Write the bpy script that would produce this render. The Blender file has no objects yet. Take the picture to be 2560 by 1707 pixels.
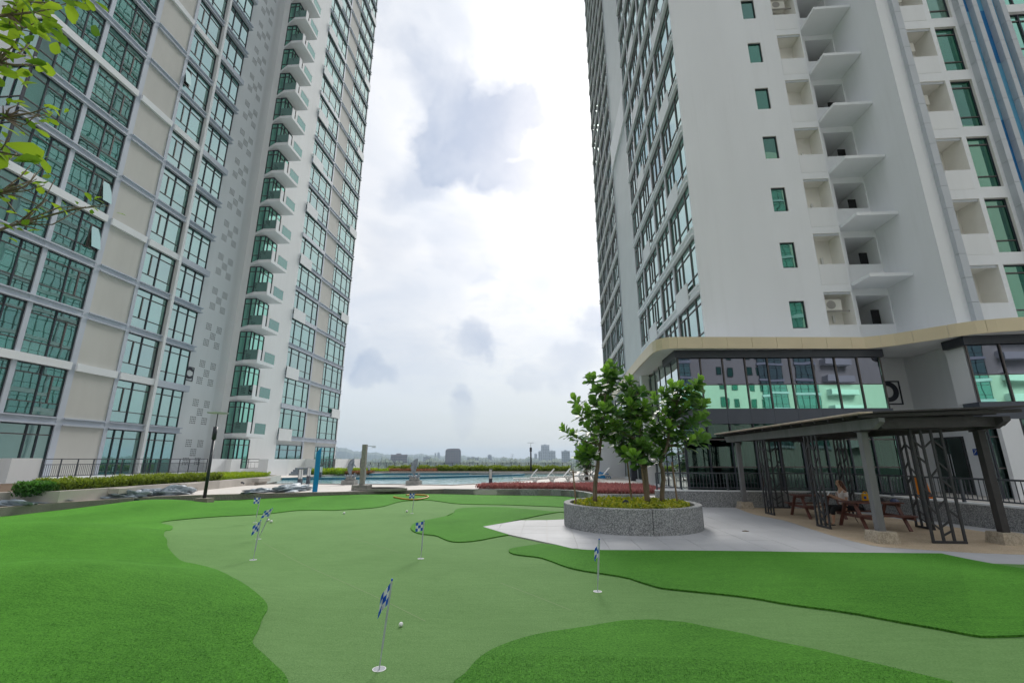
import bpy, bmesh, math, random
import numpy as np
from mathutils import Vector, Matrix, Euler
from mathutils.geometry import delaunay_2d_cdt

rnd = random.Random(11)
nrg = np.random.default_rng(5)
S = bpy.context.scene
COL = S.collection
R = math.radians
PI = math.pi

# ------------------------------------------------------------------ camera
F, H0, CX, CY, EYE = 1138.0, 1147.0, 1280.0, 853.5, 1.7     # focal length and horizon in photo pixels
TH = math.atan((H0 - CY) / F)
PSI = R(4.1)
cam_d = bpy.data.cameras.new('camera')
cam_d.sensor_width = 36.0
cam_d.lens = F / 2560 * 36
cam_d.clip_start = 0.05
cam_d.clip_end = 20000
cam = bpy.data.objects.new('camera', cam_d)
cam.location = (0, 0, EYE)
cam.rotation_euler = (PI / 2 + TH, 0, PSI)
COL.objects.link(cam)
S.camera = cam

# ------------------------------------------------------------------ world: sky with broken cloud
SUN_AZ, SUN_EL = R(8), R(38)        # azimuth from +Y towards +X
SUN_DIR = Vector((math.sin(SUN_AZ) * math.cos(SUN_EL), math.cos(SUN_AZ) * math.cos(SUN_EL), math.sin(SUN_EL)))
FWD = np.array([-math.sin(PSI) * math.cos(TH), math.cos(PSI) * math.cos(TH), math.sin(TH)])
RT = np.array([math.cos(PSI), math.sin(PSI), 0.0])
UP = np.cross(RT, FWD)
CAM = np.array([0, 0, EYE])

def ray(u, v):
    return FWD + RT * (u - CX) / F - UP * (v - CY) / F
def atz(u, v, z=0.0):
    r = ray(u, v); return Vector(CAM + r * (z - EYE) / r[2])
def atx(u, v, x):
    r = ray(u, v); return Vector(CAM + r * x / r[0])
def aty(u, v, y):
    r = ray(u, v); return Vector(CAM + r * y / r[1])

world = bpy.data.worlds.new('World')
S.world = world
world.use_nodes = True
wn, wl = world.node_tree.nodes, world.node_tree.links
wn.clear()

def nd(tree_nodes, typ, **kw):
    n = tree_nodes.new(typ)
    for k, v in kw.items():
        if k == 'ins':
            for i, val in v.items():
                n.inputs[i].default_value = val
        else:
            setattr(n, k, v)
    return n

def build_world():
    N = lambda t, **k: nd(wn, t, **k)
    L = wl.new
    out = N('ShaderNodeOutputWorld')
    sky = N('ShaderNodeTexSky', sky_type='NISHITA', sun_disc=False)
    sky.sun_elevation = SUN_EL
    sky.sun_rotation = SUN_AZ
    sky.air_density = 1.0; sky.dust_density = 2.0
    bg_sky = N('ShaderNodeBackground', ins={'Strength': 0.12})
    L(sky.outputs[0], bg_sky.inputs['Color'])
    tc = N('ShaderNodeTexCoord')
    sep = N('ShaderNodeSeparateXYZ'); L(tc.outputs['Generated'], sep.inputs[0])
    # cloud sheet seen in perspective
    den = N('ShaderNodeMath', operation='ADD', ins={1: 0.13}); 
    mx = N('ShaderNodeMath', operation='MAXIMUM', ins={1: 0.0}); L(sep.outputs[2], mx.inputs[0]); L(mx.outputs[0], den.inputs[0])
    dx = N('ShaderNodeMath', operation='DIVIDE'); L(sep.outputs[0], dx.inputs[0]); L(den.outputs[0], dx.inputs[1])
    dy = N('ShaderNodeMath', operation='DIVIDE'); L(sep.outputs[1], dy.inputs[0]); L(den.outputs[0], dy.inputs[1])
    cmb = N('ShaderNodeCombineXYZ', ins={2: 3.7}); L(dx.outputs[0], cmb.inputs[0]); L(dy.outputs[0], cmb.inputs[1])
    n1 = N('ShaderNodeTexNoise', ins={'Scale': 1.9, 'Detail': 8.0, 'Roughness': 0.58, 'Distortion': 0.4}); L(cmb.outputs[0], n1.inputs['Vector'])
    n2 = N('ShaderNodeTexNoise', ins={'Scale': 5.5, 'Detail': 9.0, 'Roughness': 0.62, 'Distortion': 0.5}); L(cmb.outputs[0], n2.inputs['Vector'])
    # overall colour by height
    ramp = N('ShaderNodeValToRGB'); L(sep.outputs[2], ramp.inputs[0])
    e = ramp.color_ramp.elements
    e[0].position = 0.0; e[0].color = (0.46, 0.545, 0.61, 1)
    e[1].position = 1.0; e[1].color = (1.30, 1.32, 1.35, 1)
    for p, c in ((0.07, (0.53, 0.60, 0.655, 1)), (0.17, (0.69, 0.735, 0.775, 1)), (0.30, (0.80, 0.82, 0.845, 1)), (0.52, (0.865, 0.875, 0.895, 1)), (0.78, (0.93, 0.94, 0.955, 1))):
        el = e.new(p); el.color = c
    # soft light and dark clouding
    m1 = N('ShaderNodeMapRange', ins={1: 0.42, 2: 0.70, 3: 0.0, 4: 0.75}); L(n1.outputs[0], m1.inputs[0])
    m2 = N('ShaderNodeMapRange', ins={1: 0.47, 2: 0.72, 3: 0.0, 4: 0.72}); L(n2.outputs[0], m2.inputs[0])
    mm = N('ShaderNodeMath', operation='MAXIMUM'); L(m1.outputs[0], mm.inputs[0]); L(m2.outputs[0], mm.inputs[1])
    lowmask = N('ShaderNodeMapRange', ins={1: 0.03, 2: 0.22, 3: 0.25, 4: 1.0}); L(sep.outputs[2], lowmask.inputs[0])
    mm2 = N('ShaderNodeMath', operation='MULTIPLY'); L(mm.outputs[0], mm2.inputs[0]); L(lowmask.outputs[0], mm2.inputs[1])
    mixa = N('ShaderNodeMix', data_type='RGBA'); L(mm2.outputs[0], mixa.inputs[0]); L(ramp.outputs[0], mixa.inputs[6]); mixa.inputs[7].default_value = (0.60, 0.66, 0.75, 1)
    # the grey-blue undersides of the larger clouds
    cur = tc.outputs['Generated']
    for sc_, amp, det in ((2.4, 0.30, 3.0), (7.5, 0.13, 7.0)):
        warp = N('ShaderNodeTexNoise', ins={'Scale': sc_, 'Detail': det, 'Roughness': 0.62}); L(tc.outputs['Generated'], warp.inputs['Vector'])
        wsub = N('ShaderNodeVectorMath', operation='SUBTRACT'); L(warp.outputs['Color'], wsub.inputs[0]); wsub.inputs[1].default_value = (0.5, 0.5, 0.5)
        wsc = N('ShaderNodeVectorMath', operation='SCALE'); L(wsub.outputs[0], wsc.inputs[0]); wsc.inputs['Scale'].default_value = amp
        wad = N('ShaderNodeVectorMath', operation='ADD'); L(cur, wad.inputs[0]); L(wsc.outputs[0], wad.inputs[1]); cur = wad.outputs[0]
    wno = N('ShaderNodeVectorMath', operation='NORMALIZE'); L(cur, wno.inputs[0])
    prev = None
    blobs = [(1085, 165, 130, .75), (1195, 300, 175, 1.0), (1120, 330, 130, .85), (1270, 300, 120, .8), (1335, 480, 95, .75), (1280, 430, 100, .55),
             (1080, 420, 120, .5), (1180, 640, 90, .3), (1190, 833, 62, .7), (1431, 781, 66, .55), (1405, 903, 92, .7), (1294, 926, 62, .5), (961, 935, 58, .55),
             (891, 892, 80, .45), (1127, 977, 40, .55), (1124, 1007, 42, .45), (1050, 880, 130, .28), (1060, 20, 130, .35), (1010, 620, 90, .2),
             (620, -500, 330, .8), (1900, -420, 300, .7), (1400, -700, 260, .6)]
    for (u, v, rr, st) in blobs:
        c = ray(u, v); c = c / np.linalg.norm(c)
        d2 = ray(u + rr, v); d2 = d2 / np.linalg.norm(d2)
        ce = float(c @ d2)
        dp = N('ShaderNodeVectorMath', operation='DOT_PRODUCT'); L(wno.outputs[0], dp.inputs[0]); dp.inputs[1].default_value = tuple(c)
        mr = N('ShaderNodeMapRange', interpolation_type='SMOOTHERSTEP', ins={1: ce, 2: 1.0, 3: 0.0, 4: st * 1.2}); L(dp.outputs['Value'], mr.inputs[0])
        if prev is None:
            prev = mr
        else:
            ad = N('ShaderNodeMath', operation='ADD', use_clamp=True); L(prev.outputs[0], ad.inputs[0]); L(mr.outputs[0], ad.inputs[1]); prev = ad
    n3 = N('ShaderNodeTexNoise', ins={'Scale': 4.2, 'Detail': 7.0, 'Roughness': 0.55, 'Distortion': 0.3}); L(tc.outputs['Generated'], n3.inputs['Vector'])
    v3 = N('ShaderNodeMapRange', ins={1: 0.34, 2: 0.66, 3: 0.30, 4: 1.0}); L(n3.outputs[0], v3.inputs[0])
    pm = N('ShaderNodeMath', operation='MULTIPLY', use_clamp=True); L(prev.outputs[0], pm.inputs[0]); L(v3.outputs[0], pm.inputs[1])
    mixb = N('ShaderNodeMix', data_type='RGBA'); L(pm.outputs[0], mixb.inputs[0]); L(mixa.outputs[2], mixb.inputs[6]); mixb.inputs[7].default_value = (0.36, 0.44, 0.58, 1)
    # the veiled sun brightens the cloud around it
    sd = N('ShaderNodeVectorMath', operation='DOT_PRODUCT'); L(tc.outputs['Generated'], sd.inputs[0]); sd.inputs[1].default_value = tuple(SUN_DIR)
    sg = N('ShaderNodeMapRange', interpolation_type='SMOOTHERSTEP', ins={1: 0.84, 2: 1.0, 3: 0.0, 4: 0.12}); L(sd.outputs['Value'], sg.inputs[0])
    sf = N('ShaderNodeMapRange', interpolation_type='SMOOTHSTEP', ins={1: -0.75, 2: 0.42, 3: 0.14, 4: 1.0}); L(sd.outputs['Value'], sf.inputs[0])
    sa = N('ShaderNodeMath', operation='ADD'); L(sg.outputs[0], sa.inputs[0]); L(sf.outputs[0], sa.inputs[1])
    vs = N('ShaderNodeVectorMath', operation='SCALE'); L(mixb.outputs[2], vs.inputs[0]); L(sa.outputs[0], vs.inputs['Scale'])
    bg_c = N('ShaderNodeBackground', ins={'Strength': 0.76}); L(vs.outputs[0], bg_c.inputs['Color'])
    cover = N('ShaderNodeMix', data_type='FLOAT')
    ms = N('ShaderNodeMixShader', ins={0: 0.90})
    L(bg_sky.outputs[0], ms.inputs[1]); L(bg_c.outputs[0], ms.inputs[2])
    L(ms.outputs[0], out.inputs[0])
build_world()

sun_d = bpy.data.lights.new('sun', 'SUN')
sun_d.energy = 3.0
sun_d.angle = R(26)
sun_d.color = (1.0, 0.965, 0.91)
sun = bpy.data.objects.new('sun', sun_d)
sun.rotation_euler = (-SUN_DIR).to_track_quat('-Z', 'Y').to_euler()
sun.location = (0, 40, 120)
COL.objects.link(sun)

S.render.engine = 'CYCLES'
S.view_settings.view_transform = 'Standard'
S.view_settings.look = 'None'
S.view_settings.exposure = 0.50
S.view_settings.gamma = 1.0
S.view_settings.use_curve_mapping = False
S.cycles.use_denoising = True
S.cycles.max_bounces = 8
S.cycles.diffuse_bounces = 5
S.cycles.glossy_bounces = 3
S.cycles.transmission_bounces = 4
S.cycles.transparent_max_bounces = 8
S.cycles.volume_bounces = 0
S.cycles.caustics_reflective = False
S.cycles.caustics_refractive = False
S.cycles.sample_clamp_indirect = 6.0

# ------------------------------------------------------------------ materials
MATS = {}
def new_mat(name):
    m = bpy.data.materials.new(name); m.use_nodes = True
    m.node_tree.nodes.clear()
    MATS[name] = m
    return m, m.node_tree.nodes, m.node_tree.links

def mat(name, col, rough=0.6, var=0.08, vscale=3.0, bump=0.0, bscale=60.0, metallic=0.0, spec=0.4, stretch=(1, 1, 1), col2=None, speck=0.0, sscale=90.0, speckcol=None, coat=0.0, detail=4.0, streak=0.0):
    m, n, l = new_mat(name)
    out = nd(n, 'ShaderNodeOutputMaterial')
    b = nd(n, 'ShaderNodeBsdfPrincipled', ins={'Roughness': rough, 'Metallic': metallic, 'Specular IOR Level': spec, 'Coat Weight': coat})
    l.new(b.outputs[0], out.inputs[0])
    geo = nd(n, 'ShaderNodeNewGeometry')
    mp = nd(n, 'ShaderNodeVectorMath', operation='MULTIPLY'); mp.inputs[1].default_value = stretch
    l.new(geo.outputs['Position'], mp.inputs[0])
    ns = nd(n, 'ShaderNodeTexNoise', ins={'Scale': vscale, 'Detail': detail, 'Roughness': 0.6})
    l.new(mp.outputs[0], ns.inputs['Vector'])
    mix = nd(n, 'ShaderNodeMix', data_type='RGBA')
    lo = tuple(c * (1 - var) for c in col); hi = tuple(min(1, c * (1 + var)) for c in col)
    if col2: lo, hi = col, col2
    mr = nd(n, 'ShaderNodeMapRange', ins={1: 0.3, 2: 0.7, 3: 0.0, 4: 1.0}); l.new(ns.outputs[0], mr.inputs[0])
    l.new(mr.outputs[0], mix.inputs[0]); mix.inputs[6].default_value = (*lo, 1); mix.inputs[7].default_value = (*hi, 1)
    last = mix.outputs[2]
    if speck > 0:
        vo = nd(n, 'ShaderNodeTexVoronoi', ins={'Scale': sscale}); l.new(geo.outputs['Position'], vo.inputs['Vector'])
        bw = nd(n, 'ShaderNodeSeparateColor'); l.new(vo.outputs['Color'], bw.inputs[0])
        mr2 = nd(n, 'ShaderNodeMapRange', ins={1: 0.35, 2: 0.85, 3: 0.0, 4: speck}); l.new(bw.outputs[0], mr2.inputs[0])
        mx2 = nd(n, 'ShaderNodeMix', data_type='RGBA'); l.new(mr2.outputs[0], mx2.inputs[0]); l.new(last, mx2.inputs[6]); mx2.inputs[7].default_value = (*(speckcol or (0.6, 0.6, 0.6)), 1)
        last = mx2.outputs[2]
    if streak > 0:
        ms_ = nd(n, 'ShaderNodeVectorMath', operation='MULTIPLY'); ms_.inputs[1].default_value = (1, 1, .035); l.new(geo.outputs['Position'], ms_.inputs[0])
        nk = nd(n, 'ShaderNodeTexNoise', ins={'Scale': 3.2, 'Detail': 6.0, 'Roughness': 0.7}); l.new(ms_.outputs[0], nk.inputs['Vector'])
        nl = nd(n, 'ShaderNodeTexNoise', ins={'Scale': 0.22, 'Detail': 3.0}); l.new(geo.outputs['Position'], nl.inputs['Vector'])
        k1 = nd(n, 'ShaderNodeMapRange', ins={1: 0.50, 2: 0.78, 3: 0.0, 4: streak}); l.new(nk.outputs[0], k1.inputs[0])
        k2 = nd(n, 'ShaderNodeMapRange', ins={1: 0.35, 2: 0.65, 3: 0.2, 4: 1.0}); l.new(nl.outputs[0], k2.inputs[0])
        k3 = nd(n, 'ShaderNodeMath', operation='MULTIPLY'); l.new(k1.outputs[0], k3.inputs[0]); l.new(k2.outputs[0], k3.inputs[1])
        mk = nd(n, 'ShaderNodeMix', data_type='RGBA'); l.new(k3.outputs[0], mk.inputs[0]); l.new(last, mk.inputs[6]); mk.inputs[7].default_value = (.46, .46, .45, 1)
        last = mk.outputs[2]
    l.new(last, b.inputs['Base Color'])
    if bump > 0:
        nb = nd(n, 'ShaderNodeTexNoise', ins={'Scale': bscale, 'Detail': 3.0}); l.new(geo.outputs['Position'], nb.inputs['Vector'])
        bp = nd(n, 'ShaderNodeBump', ins={'Strength': bump, 'Distance': 0.02}); l.new(nb.outputs[0], bp.inputs['Height']); l.new(bp.outputs[0], b.inputs['Normal'])
    return m

def glass_mat(name, gloss, body, base_fac=0.72, rough=0.015, wav=0.012, transparent=None, ior=1.9, vary=1.0):
    """tinted reflective pane: a mirror tint over a dark body (or over a clear tinted one)"""
    m, n, l = new_mat(name)
    out = nd(n, 'ShaderNodeOutputMaterial')
    geo = nd(n, 'ShaderNodeNewGeometry')
    nb = nd(n, 'ShaderNodeTexNoise', ins={'Scale': 0.9, 'Detail': 1.0}); l.new(geo.outputs['Position'], nb.inputs['Vector'])
    bp = nd(n, 'ShaderNodeBump', ins={'Strength': wav, 'Distance': 0.3}); l.new(nb.outputs[0], bp.inputs['Height'])
    gl = nd(n, 'ShaderNodeBsdfGlossy', ins={'Color': (*gloss, 1), 'Roughness': rough}); l.new(bp.outputs[0], gl.inputs['Normal'])
    fr = nd(n, 'ShaderNodeFresnel', ins={'IOR': ior}); 
    wh = nd(n, 'ShaderNodeBsdfGlossy', ins={'Color': (0.9, 0.97, 0.96, 1), 'Roughness': rough}); l.new(bp.outputs[0], wh.inputs['Normal'])
    if transparent is not None:
        bd = nd(n, 'ShaderNodeBsdfTransparent', ins={'Color': (*transparent, 1)})
    else:
        oi = nd(n, 'ShaderNodeObjectInfo'); rp = nd(n, 'ShaderNodeValToRGB'); l.new(oi.outputs['Random'], rp.inputs[0]); rp.color_ramp.interpolation = 'CONSTANT'
        rp.color_ramp.elements[0].color = (*body, 1); rp.color_ramp.elements[1].position = .93; rp.color_ramp.elements[1].color = (min(1, body[0] + .13 * vary), min(1, body[1] + .13 * vary), min(1, body[2] + .13 * vary), 1)
        for p_, k_ in ((.34, .55), (.60, 1.35), (.80, .25)):
            el_ = rp.color_ramp.elements.new(p_); el_.color = (*[c * (1 + (k_ - 1) * vary) for c in body], 1)
        bd = nd(n, 'ShaderNodeBsdfDiffuse'); l.new(rp.outputs[0], bd.inputs['Color'])
    m1 = nd(n, 'ShaderNodeMixShader', ins={0: base_fac}); l.new(bd.outputs[0], m1.inputs[1]); l.new(gl.outputs[0], m1.inputs[2])
    m2 = nd(n, 'ShaderNodeMixShader'); l.new(fr.outputs[0], m2.inputs[0]); l.new(m1.outputs[0], m2.inputs[1]); l.new(wh.outputs[0], m2.inputs[2])
    l.new(m2.outputs[0], out.inputs[0])
    return m

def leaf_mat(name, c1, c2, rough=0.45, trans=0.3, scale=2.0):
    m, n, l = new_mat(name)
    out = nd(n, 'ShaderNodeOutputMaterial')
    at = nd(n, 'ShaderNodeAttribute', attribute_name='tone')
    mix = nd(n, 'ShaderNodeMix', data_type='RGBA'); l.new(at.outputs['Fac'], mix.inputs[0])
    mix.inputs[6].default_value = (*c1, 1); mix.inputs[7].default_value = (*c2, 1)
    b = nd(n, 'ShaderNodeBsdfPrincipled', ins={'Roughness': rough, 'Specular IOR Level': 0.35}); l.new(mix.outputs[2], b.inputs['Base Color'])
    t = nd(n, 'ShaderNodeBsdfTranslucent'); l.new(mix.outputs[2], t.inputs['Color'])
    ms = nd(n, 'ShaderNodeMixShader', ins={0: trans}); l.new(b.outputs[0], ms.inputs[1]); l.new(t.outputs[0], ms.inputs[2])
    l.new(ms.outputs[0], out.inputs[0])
    return m

WHITE = mat('white_paint', (0.78, 0.80, 0.825), 0.7, 0.035, 0.35, 0.06, 40, stretch=(1, 1, 0.25), spec=0.25, streak=0.16)
WHITE2 = mat('white_render', (0.77, 0.785, 0.80), 0.7, 0.04, 0.5, 0.05, 60, stretch=(1, 1, 0.2), spec=0.25, streak=0.15)
BEIGE = mat('beige_render', (0.57, 0.56, 0.53), 0.75, 0.05, 0.6, 0.05, 50, stretch=(1, 1, 0.25), spec=0.2, streak=0.3)
GREYB = mat('blue_grey_paint', (0.52, 0.56, 0.64), 0.6, 0.06, 0.8, stretch=(1, 1, 0.3), spec=0.3)
FRAME = mat('black_frame', (0.028, 0.032, 0.046), 0.4, 0.1)
BRONZE = mat('bronze_frame', (0.10, 0.085, 0.085), 0.45, 0.1)
GLASS_L = glass_mat('green_glass', (0.50, 0.71, 0.67), (0.015, 0.175, 0.13), 0.56, wav=0.008)
GLASS_B = glass_mat('balcony_glass', (0.25, 0.55, 0.46), (0.0, 0.10, 0.07), 0.40, transparent=(0.25, 0.66, 0.52))
GLASS_D = glass_mat('dark_glass', (0.17, 0.185, 0.25), (0.008, 0.010, 0.016), 0.62, wav=0.006, ior=1.3)
GLASS_G = glass_mat('bright_green_glass', (0.40, 0.86, 0.68), (0.0, 0.11, 0.07), 0.68, wav=0.006, ior=1.5)
GLASS_T = glass_mat('clear_green_glass', (0.25, 0.45, 0.40), (0, 0, 0), 0.10, transparent=(0.24, 0.42, 0.38), ior=1.4)
GLASS_W = glass_mat('square_window_glass', (0.25, 0.55, 0.44), (0.003, 0.085, 0.05), 0.35, ior=1.5)
CHAMP = mat('champagne_panel', (0.66, 0.565, 0.385), 0.42, 0.04, 0.8, metallic=0.0, spec=0.5)
DARKCLAD = mat('charcoal_cladding', (0.035, 0.04, 0.052), 0.45, 0.08, 1.5)
SLATE = mat('slate_cladding', (0.075, 0.085, 0.11), 0.45, 0.08, 1.5)
GRANITE = mat('granite_chip', (0.17, 0.175, 0.185), 0.75, 0.25, 6.0, 0.25, 160, speck=0.75, sscale=75, speckcol=(0.56, 0.57, 0.57), spec=0.25)
GRANITE_T = mat('tan_granite_chip', (0.20, 0.175, 0.155), 0.8, 0.25, 6.0, 0.25, 160, speck=0.6, sscale=60, speckcol=(0.42, 0.38, 0.33), spec=0.2)
FOOT = mat('pebble_footing', (0.40, 0.34, 0.27), 0.85, 0.25, 9.0, 0.5, 80, speck=0.6, sscale=55, speckcol=(0.62, 0.55, 0.44), spec=0.2)
PEBBLE = mat('pebble_wash', (0.46, 0.36, 0.25), 0.85, 0.15, 1.6, 0.35, 120, speck=0.55, sscale=70, speckcol=(0.62, 0.52, 0.40), spec=0.2)
CONC = mat('pale_concrete', (0.46, 0.43, 0.40), 0.8, 0.10, 1.2, 0.15, 70, stretch=(1, 1, 0.6), spec=0.2)
DECKM = mat('deck_paving', (0.56, 0.53, 0.50), 0.75, 0.08, 0.9, 0.10, 50, stretch=(0.3, 2.5, 1), spec=0.25)
PAVE = mat('grey_tile', (0.43, 0.435, 0.455), 0.6, 0.10, 0.6, 0.06, 40, spec=0.25)
PAVEW = mat('pale_tile', (0.40, 0.405, 0.42), 0.6, 0.09, 0.7, 0.06, 40, spec=0.22)
RAILM = mat('dark_rail', (0.07, 0.08, 0.095), 0.45, 0.1)
STEELB = mat('lattice_steel', (0.035, 0.036, 0.042), 0.45, 0.15, 4.0)
PERG = mat('pergola_grey_timber', (0.19, 0.19, 0.20), 0.7, 0.18, 5.0, 0.15, 40, stretch=(1, 1, 0.2))
PERG_SHADE = mat('pergola_shaded_timber', (0.050, 0.046, 0.048), 0.65, 0.2, 5.0, 0.15, 40)  # same timber with the shade of the unlit sides put into its colour
TABLEM = mat('table_brown_timber', (0.135, 0.052, 0.04), 0.55, 0.25, 7.0, 0.1, 50, stretch=(1, 1, 1))
ROOFB = mat('roof_batten', (0.62, 0.50, 0.42), 0.7, 0.2, 5.0)
BLUEP = mat('blue_panel', (0.11, 0.36, 0.56), 0.5, 0.05, 0.8)
BLUED = mat('deep_blue_panel', (0.015, 0.17, 0.42), 0.45, 0.06, 0.8)
BLUEC = mat('bright_blue_column', (0.0, 0.24, 0.58), 0.35, 0.05, 1.0)
GREYCAP = mat('grey_cap_panel', (0.50, 0.53, 0.57), 0.5, 0.04, 0.8)
BARK = mat('bark', (0.20, 0.155, 0.115), 0.85, 0.3, 14.0, 0.5, 60, stretch=(1, 1, 0.25))
STAKE = mat('stake_timber', (0.26, 0.18, 0.12), 0.8, 0.25, 9.0, 0.2, 60, stretch=(1, 1, 0.2))
SOIL = mat('soil', (0.10, 0.065, 0.04), 0.95, 0.3, 9.0, 0.6, 40)
WHITEPL = mat('white_plastic', (0.70, 0.715, 0.71), 0.4, 0.05)
BLACK = mat('black_fabric', (0.012, 0.012, 0.014), 0.8, 0.2)
SKIN = mat('skin', (0.56, 0.33, 0.23), 0.5, 0.06)
SHIRT = mat('pale_shirt', (0.76, 0.68, 0.67), 0.85, 0.1, 12)
HAIR = mat('auburn_hair', (0.105, 0.035, 0.018), 0.45, 0.35, 30, stretch=(1, 1, 0.2))
BAGM = mat('charcoal_bag', (0.035, 0.033, 0.040), 0.7, 0.25, 8)
YELLOW = mat('yellow_bag', (0.85, 0.42, 0.005), 0.5, 0.08)
STATUE = mat('statue_stone', (0.24, 0.28, 0.33), 0.65, 0.25, 7.0, 0.3, 40)
PLINTHM = mat('plinth_stone', (0.34, 0.34, 0.33), 0.8, 0.2, 7.0, 0.2, 60)
ORANGE = mat('orange_hose', (0.62, 0.30, 0.055), 0.5, 0.1)
FLAGBLUE = mat('flag_blue', (0.008, 0.10, 0.58), 0.7, 0.06)
FLAGWHITE = mat('flag_white', (0.74, 0.76, 0.78), 0.7, 0.04)
CUP = mat('cup_white', (0.78, 0.78, 0.78), 0.5, 0.03)
CUPIN = mat('cup_inside', (0.32, 0.34, 0.37), 0.6, 0.05)
POLEM = mat('grey_flag_pole', (0.45, 0.49, 0.52), 0.4, 0.05)
PLASTIC = mat('plastic_sheet', (0.26, 0.31, 0.36), 0.5, 0.45, 5.0, 0.8, 12, spec=0.4)
TEAL = mat('teal_curtain', (0.02, 0.20, 0.17), 0.8, 0.2, 3.0, stretch=(3, 3, 0.2))
DARKIN = mat('dark_interior', (0.05, 0.055, 0.06), 0.8, 0.2, 1.0)
CREAM = mat('recess_cream', (0.82, 0.81, 0.77), 0.75, 0.05, 1.0)
ACM = mat('air_conditioner_white', (0.66, 0.65, 0.60), 0.5, 0.05)
ACD = mat('air_conditioner_grille', (0.30, 0.29, 0.27), 0.6, 0.1)
POOLTILE = mat('pool_tile', (0.02, 0.15, 0.23), 0.35, 0.2, 6.0)
COPING = mat('pool_coping', (0.26, 0.235, 0.22), 0.7, 0.15, 4.0)
SHOWERM = mat('shower_tile', (0.27, 0.26, 0.235), 0.55, 0.2, 9.0)
ORANGEC = mat('orange_cloth', (0.80, 0.25, 0.01), 0.7, 0.1)
SIGNBLUE = mat('sign_blue', (0.01, 0.06, 0.35), 0.4, 0.03)
LAMPW = mat('lamp_diffuser', (0.75, 0.76, 0.78), 0.4, 0.03)

def turf_mat(name, lo, hi, fine, bump, stripes=True, sheen=0.5, grain=1.5):
    m, n, l = new_mat(name)
    out = nd(n, 'ShaderNodeOutputMaterial')
    b = nd(n, 'ShaderNodeBsdfPrincipled', ins={'Roughness': 0.85, 'Specular IOR Level': 0.12, 'Sheen Weight': sheen, 'Sheen Roughness': 0.35})
    b.inputs['Sheen Tint'].default_value = (0.16, 0.62, 0.06, 1)
    l.new(b.outputs[0], out.inputs[0])
    geo = nd(n, 'ShaderNodeNewGeometry')
    n1 = nd(n, 'ShaderNodeTexNoise', ins={'Scale': 0.55, 'Detail': 4.0, 'Roughness': 0.6}); l.new(geo.outputs['Position'], n1.inputs['Vector'])
    rot = nd(n, 'ShaderNodeMapping'); rot.inputs['Rotation'].default_value = (0, 0, R(-12)); rot.inputs['Scale'].default_value = (1.0, 7.0, 1); l.new(geo.outputs['Position'], rot.inputs['Vector'])
    n2 = nd(n, 'ShaderNodeTexNoise', ins={'Scale': 2.2, 'Detail': 5.0, 'Roughness': 0.65}); l.new(rot.outputs[0], n2.inputs['Vector'])
    n3 = nd(n, 'ShaderNodeTexNoise', ins={'Scale': fine, 'Detail': 4.0, 'Roughness': 0.75}); l.new(geo.outputs['Position'], n3.inputs['Vector'])
    a1 = nd(n, 'ShaderNodeMath', operation='MULTIPLY_ADD', ins={1: 0.45}); l.new(n1.outputs[0], a1.inputs[0])
    a2 = nd(n, 'ShaderNodeMath', operation='MULTIPLY_ADD', ins={1: 0.40}); l.new(n2.outputs[0], a2.inputs[0]); l.new(a2.outputs[0], a1.inputs[2])
    a3 = nd(n, 'ShaderNodeMath', operation='MULTIPLY', ins={1: grain}); l.new(n3.outputs[0], a3.inputs[0]); l.new(a3.outputs[0], a2.inputs[2])
    last = a1.outputs[0]
    if stripes:      # two-metre rolls, each with its own lie of the pile
        mp2 = nd(n, 'ShaderNodeMapping'); mp2.inputs['Rotation'].default_value = (0, 0, R(38)); l.new(geo.outputs['Position'], mp2.inputs['Vector'])
        sp = nd(n, 'ShaderNodeSeparateXYZ'); l.new(mp2.outputs[0], sp.inputs[0])
        dv = nd(n, 'ShaderNodeMath', operation='DIVIDE', ins={1: 2.0}); l.new(sp.outputs[0], dv.inputs[0])
        fl = nd(n, 'ShaderNodeMath', operation='FLOOR'); l.new(dv.outputs[0], fl.inputs[0])
        wnz = nd(n, 'ShaderNodeTexWhiteNoise', noise_dimensions='1D'); l.new(fl.outputs[0], wnz.inputs['W'])
        ma = nd(n, 'ShaderNodeMath', operation='MULTIPLY_ADD', ins={1: 0.13}); l.new(wnz.outputs['Value'], ma.inputs[0]); l.new(last, ma.inputs[2])
        last = ma.outputs[0]
    mr = nd(n, 'ShaderNodeMapRange', ins={1: 0.52 + (grain - .8) * .5, 2: 1.16 + (grain - .8) * .5, 3: 0.0, 4: 1.0}); l.new(last, mr.inputs[0])
    mix = nd(n, 'ShaderNodeMix', data_type='RGBA'); l.new(mr.outputs[0], mix.inputs[0]); mix.inputs[6].default_value = (*lo, 1); mix.inputs[7].default_value = (*hi, 1)
    l.new(mix.outputs[2], b.inputs['Base Color'])
    bp = nd(n, 'ShaderNodeBump', ins={'Strength': bump, 'Distance': 0.02}); l.new(n3.outputs[0], bp.inputs['Height']); l.new(bp.outputs[0], b.inputs['Normal'])
    return m
TURF = turf_mat('long_pile_turf', (0.016, 0.072, 0.006), (0.098, 0.290, 0.034), 48, 0.8, sheen=0.5, grain=1.7)
PUTT = turf_mat('putting_turf', (0.076, 0.158, 0.046), (0.166, 0.292, 0.108), 62, 0.5, sheen=0.25, grain=1.3)
mat('putting_seam', (0.17, 0.27, 0.10), .8, .1)
BLADE = leaf_mat('turf_blade', (0.022, 0.105, 0.008), (0.095, 0.32, 0.038), 0.6, 0.25)

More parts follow.
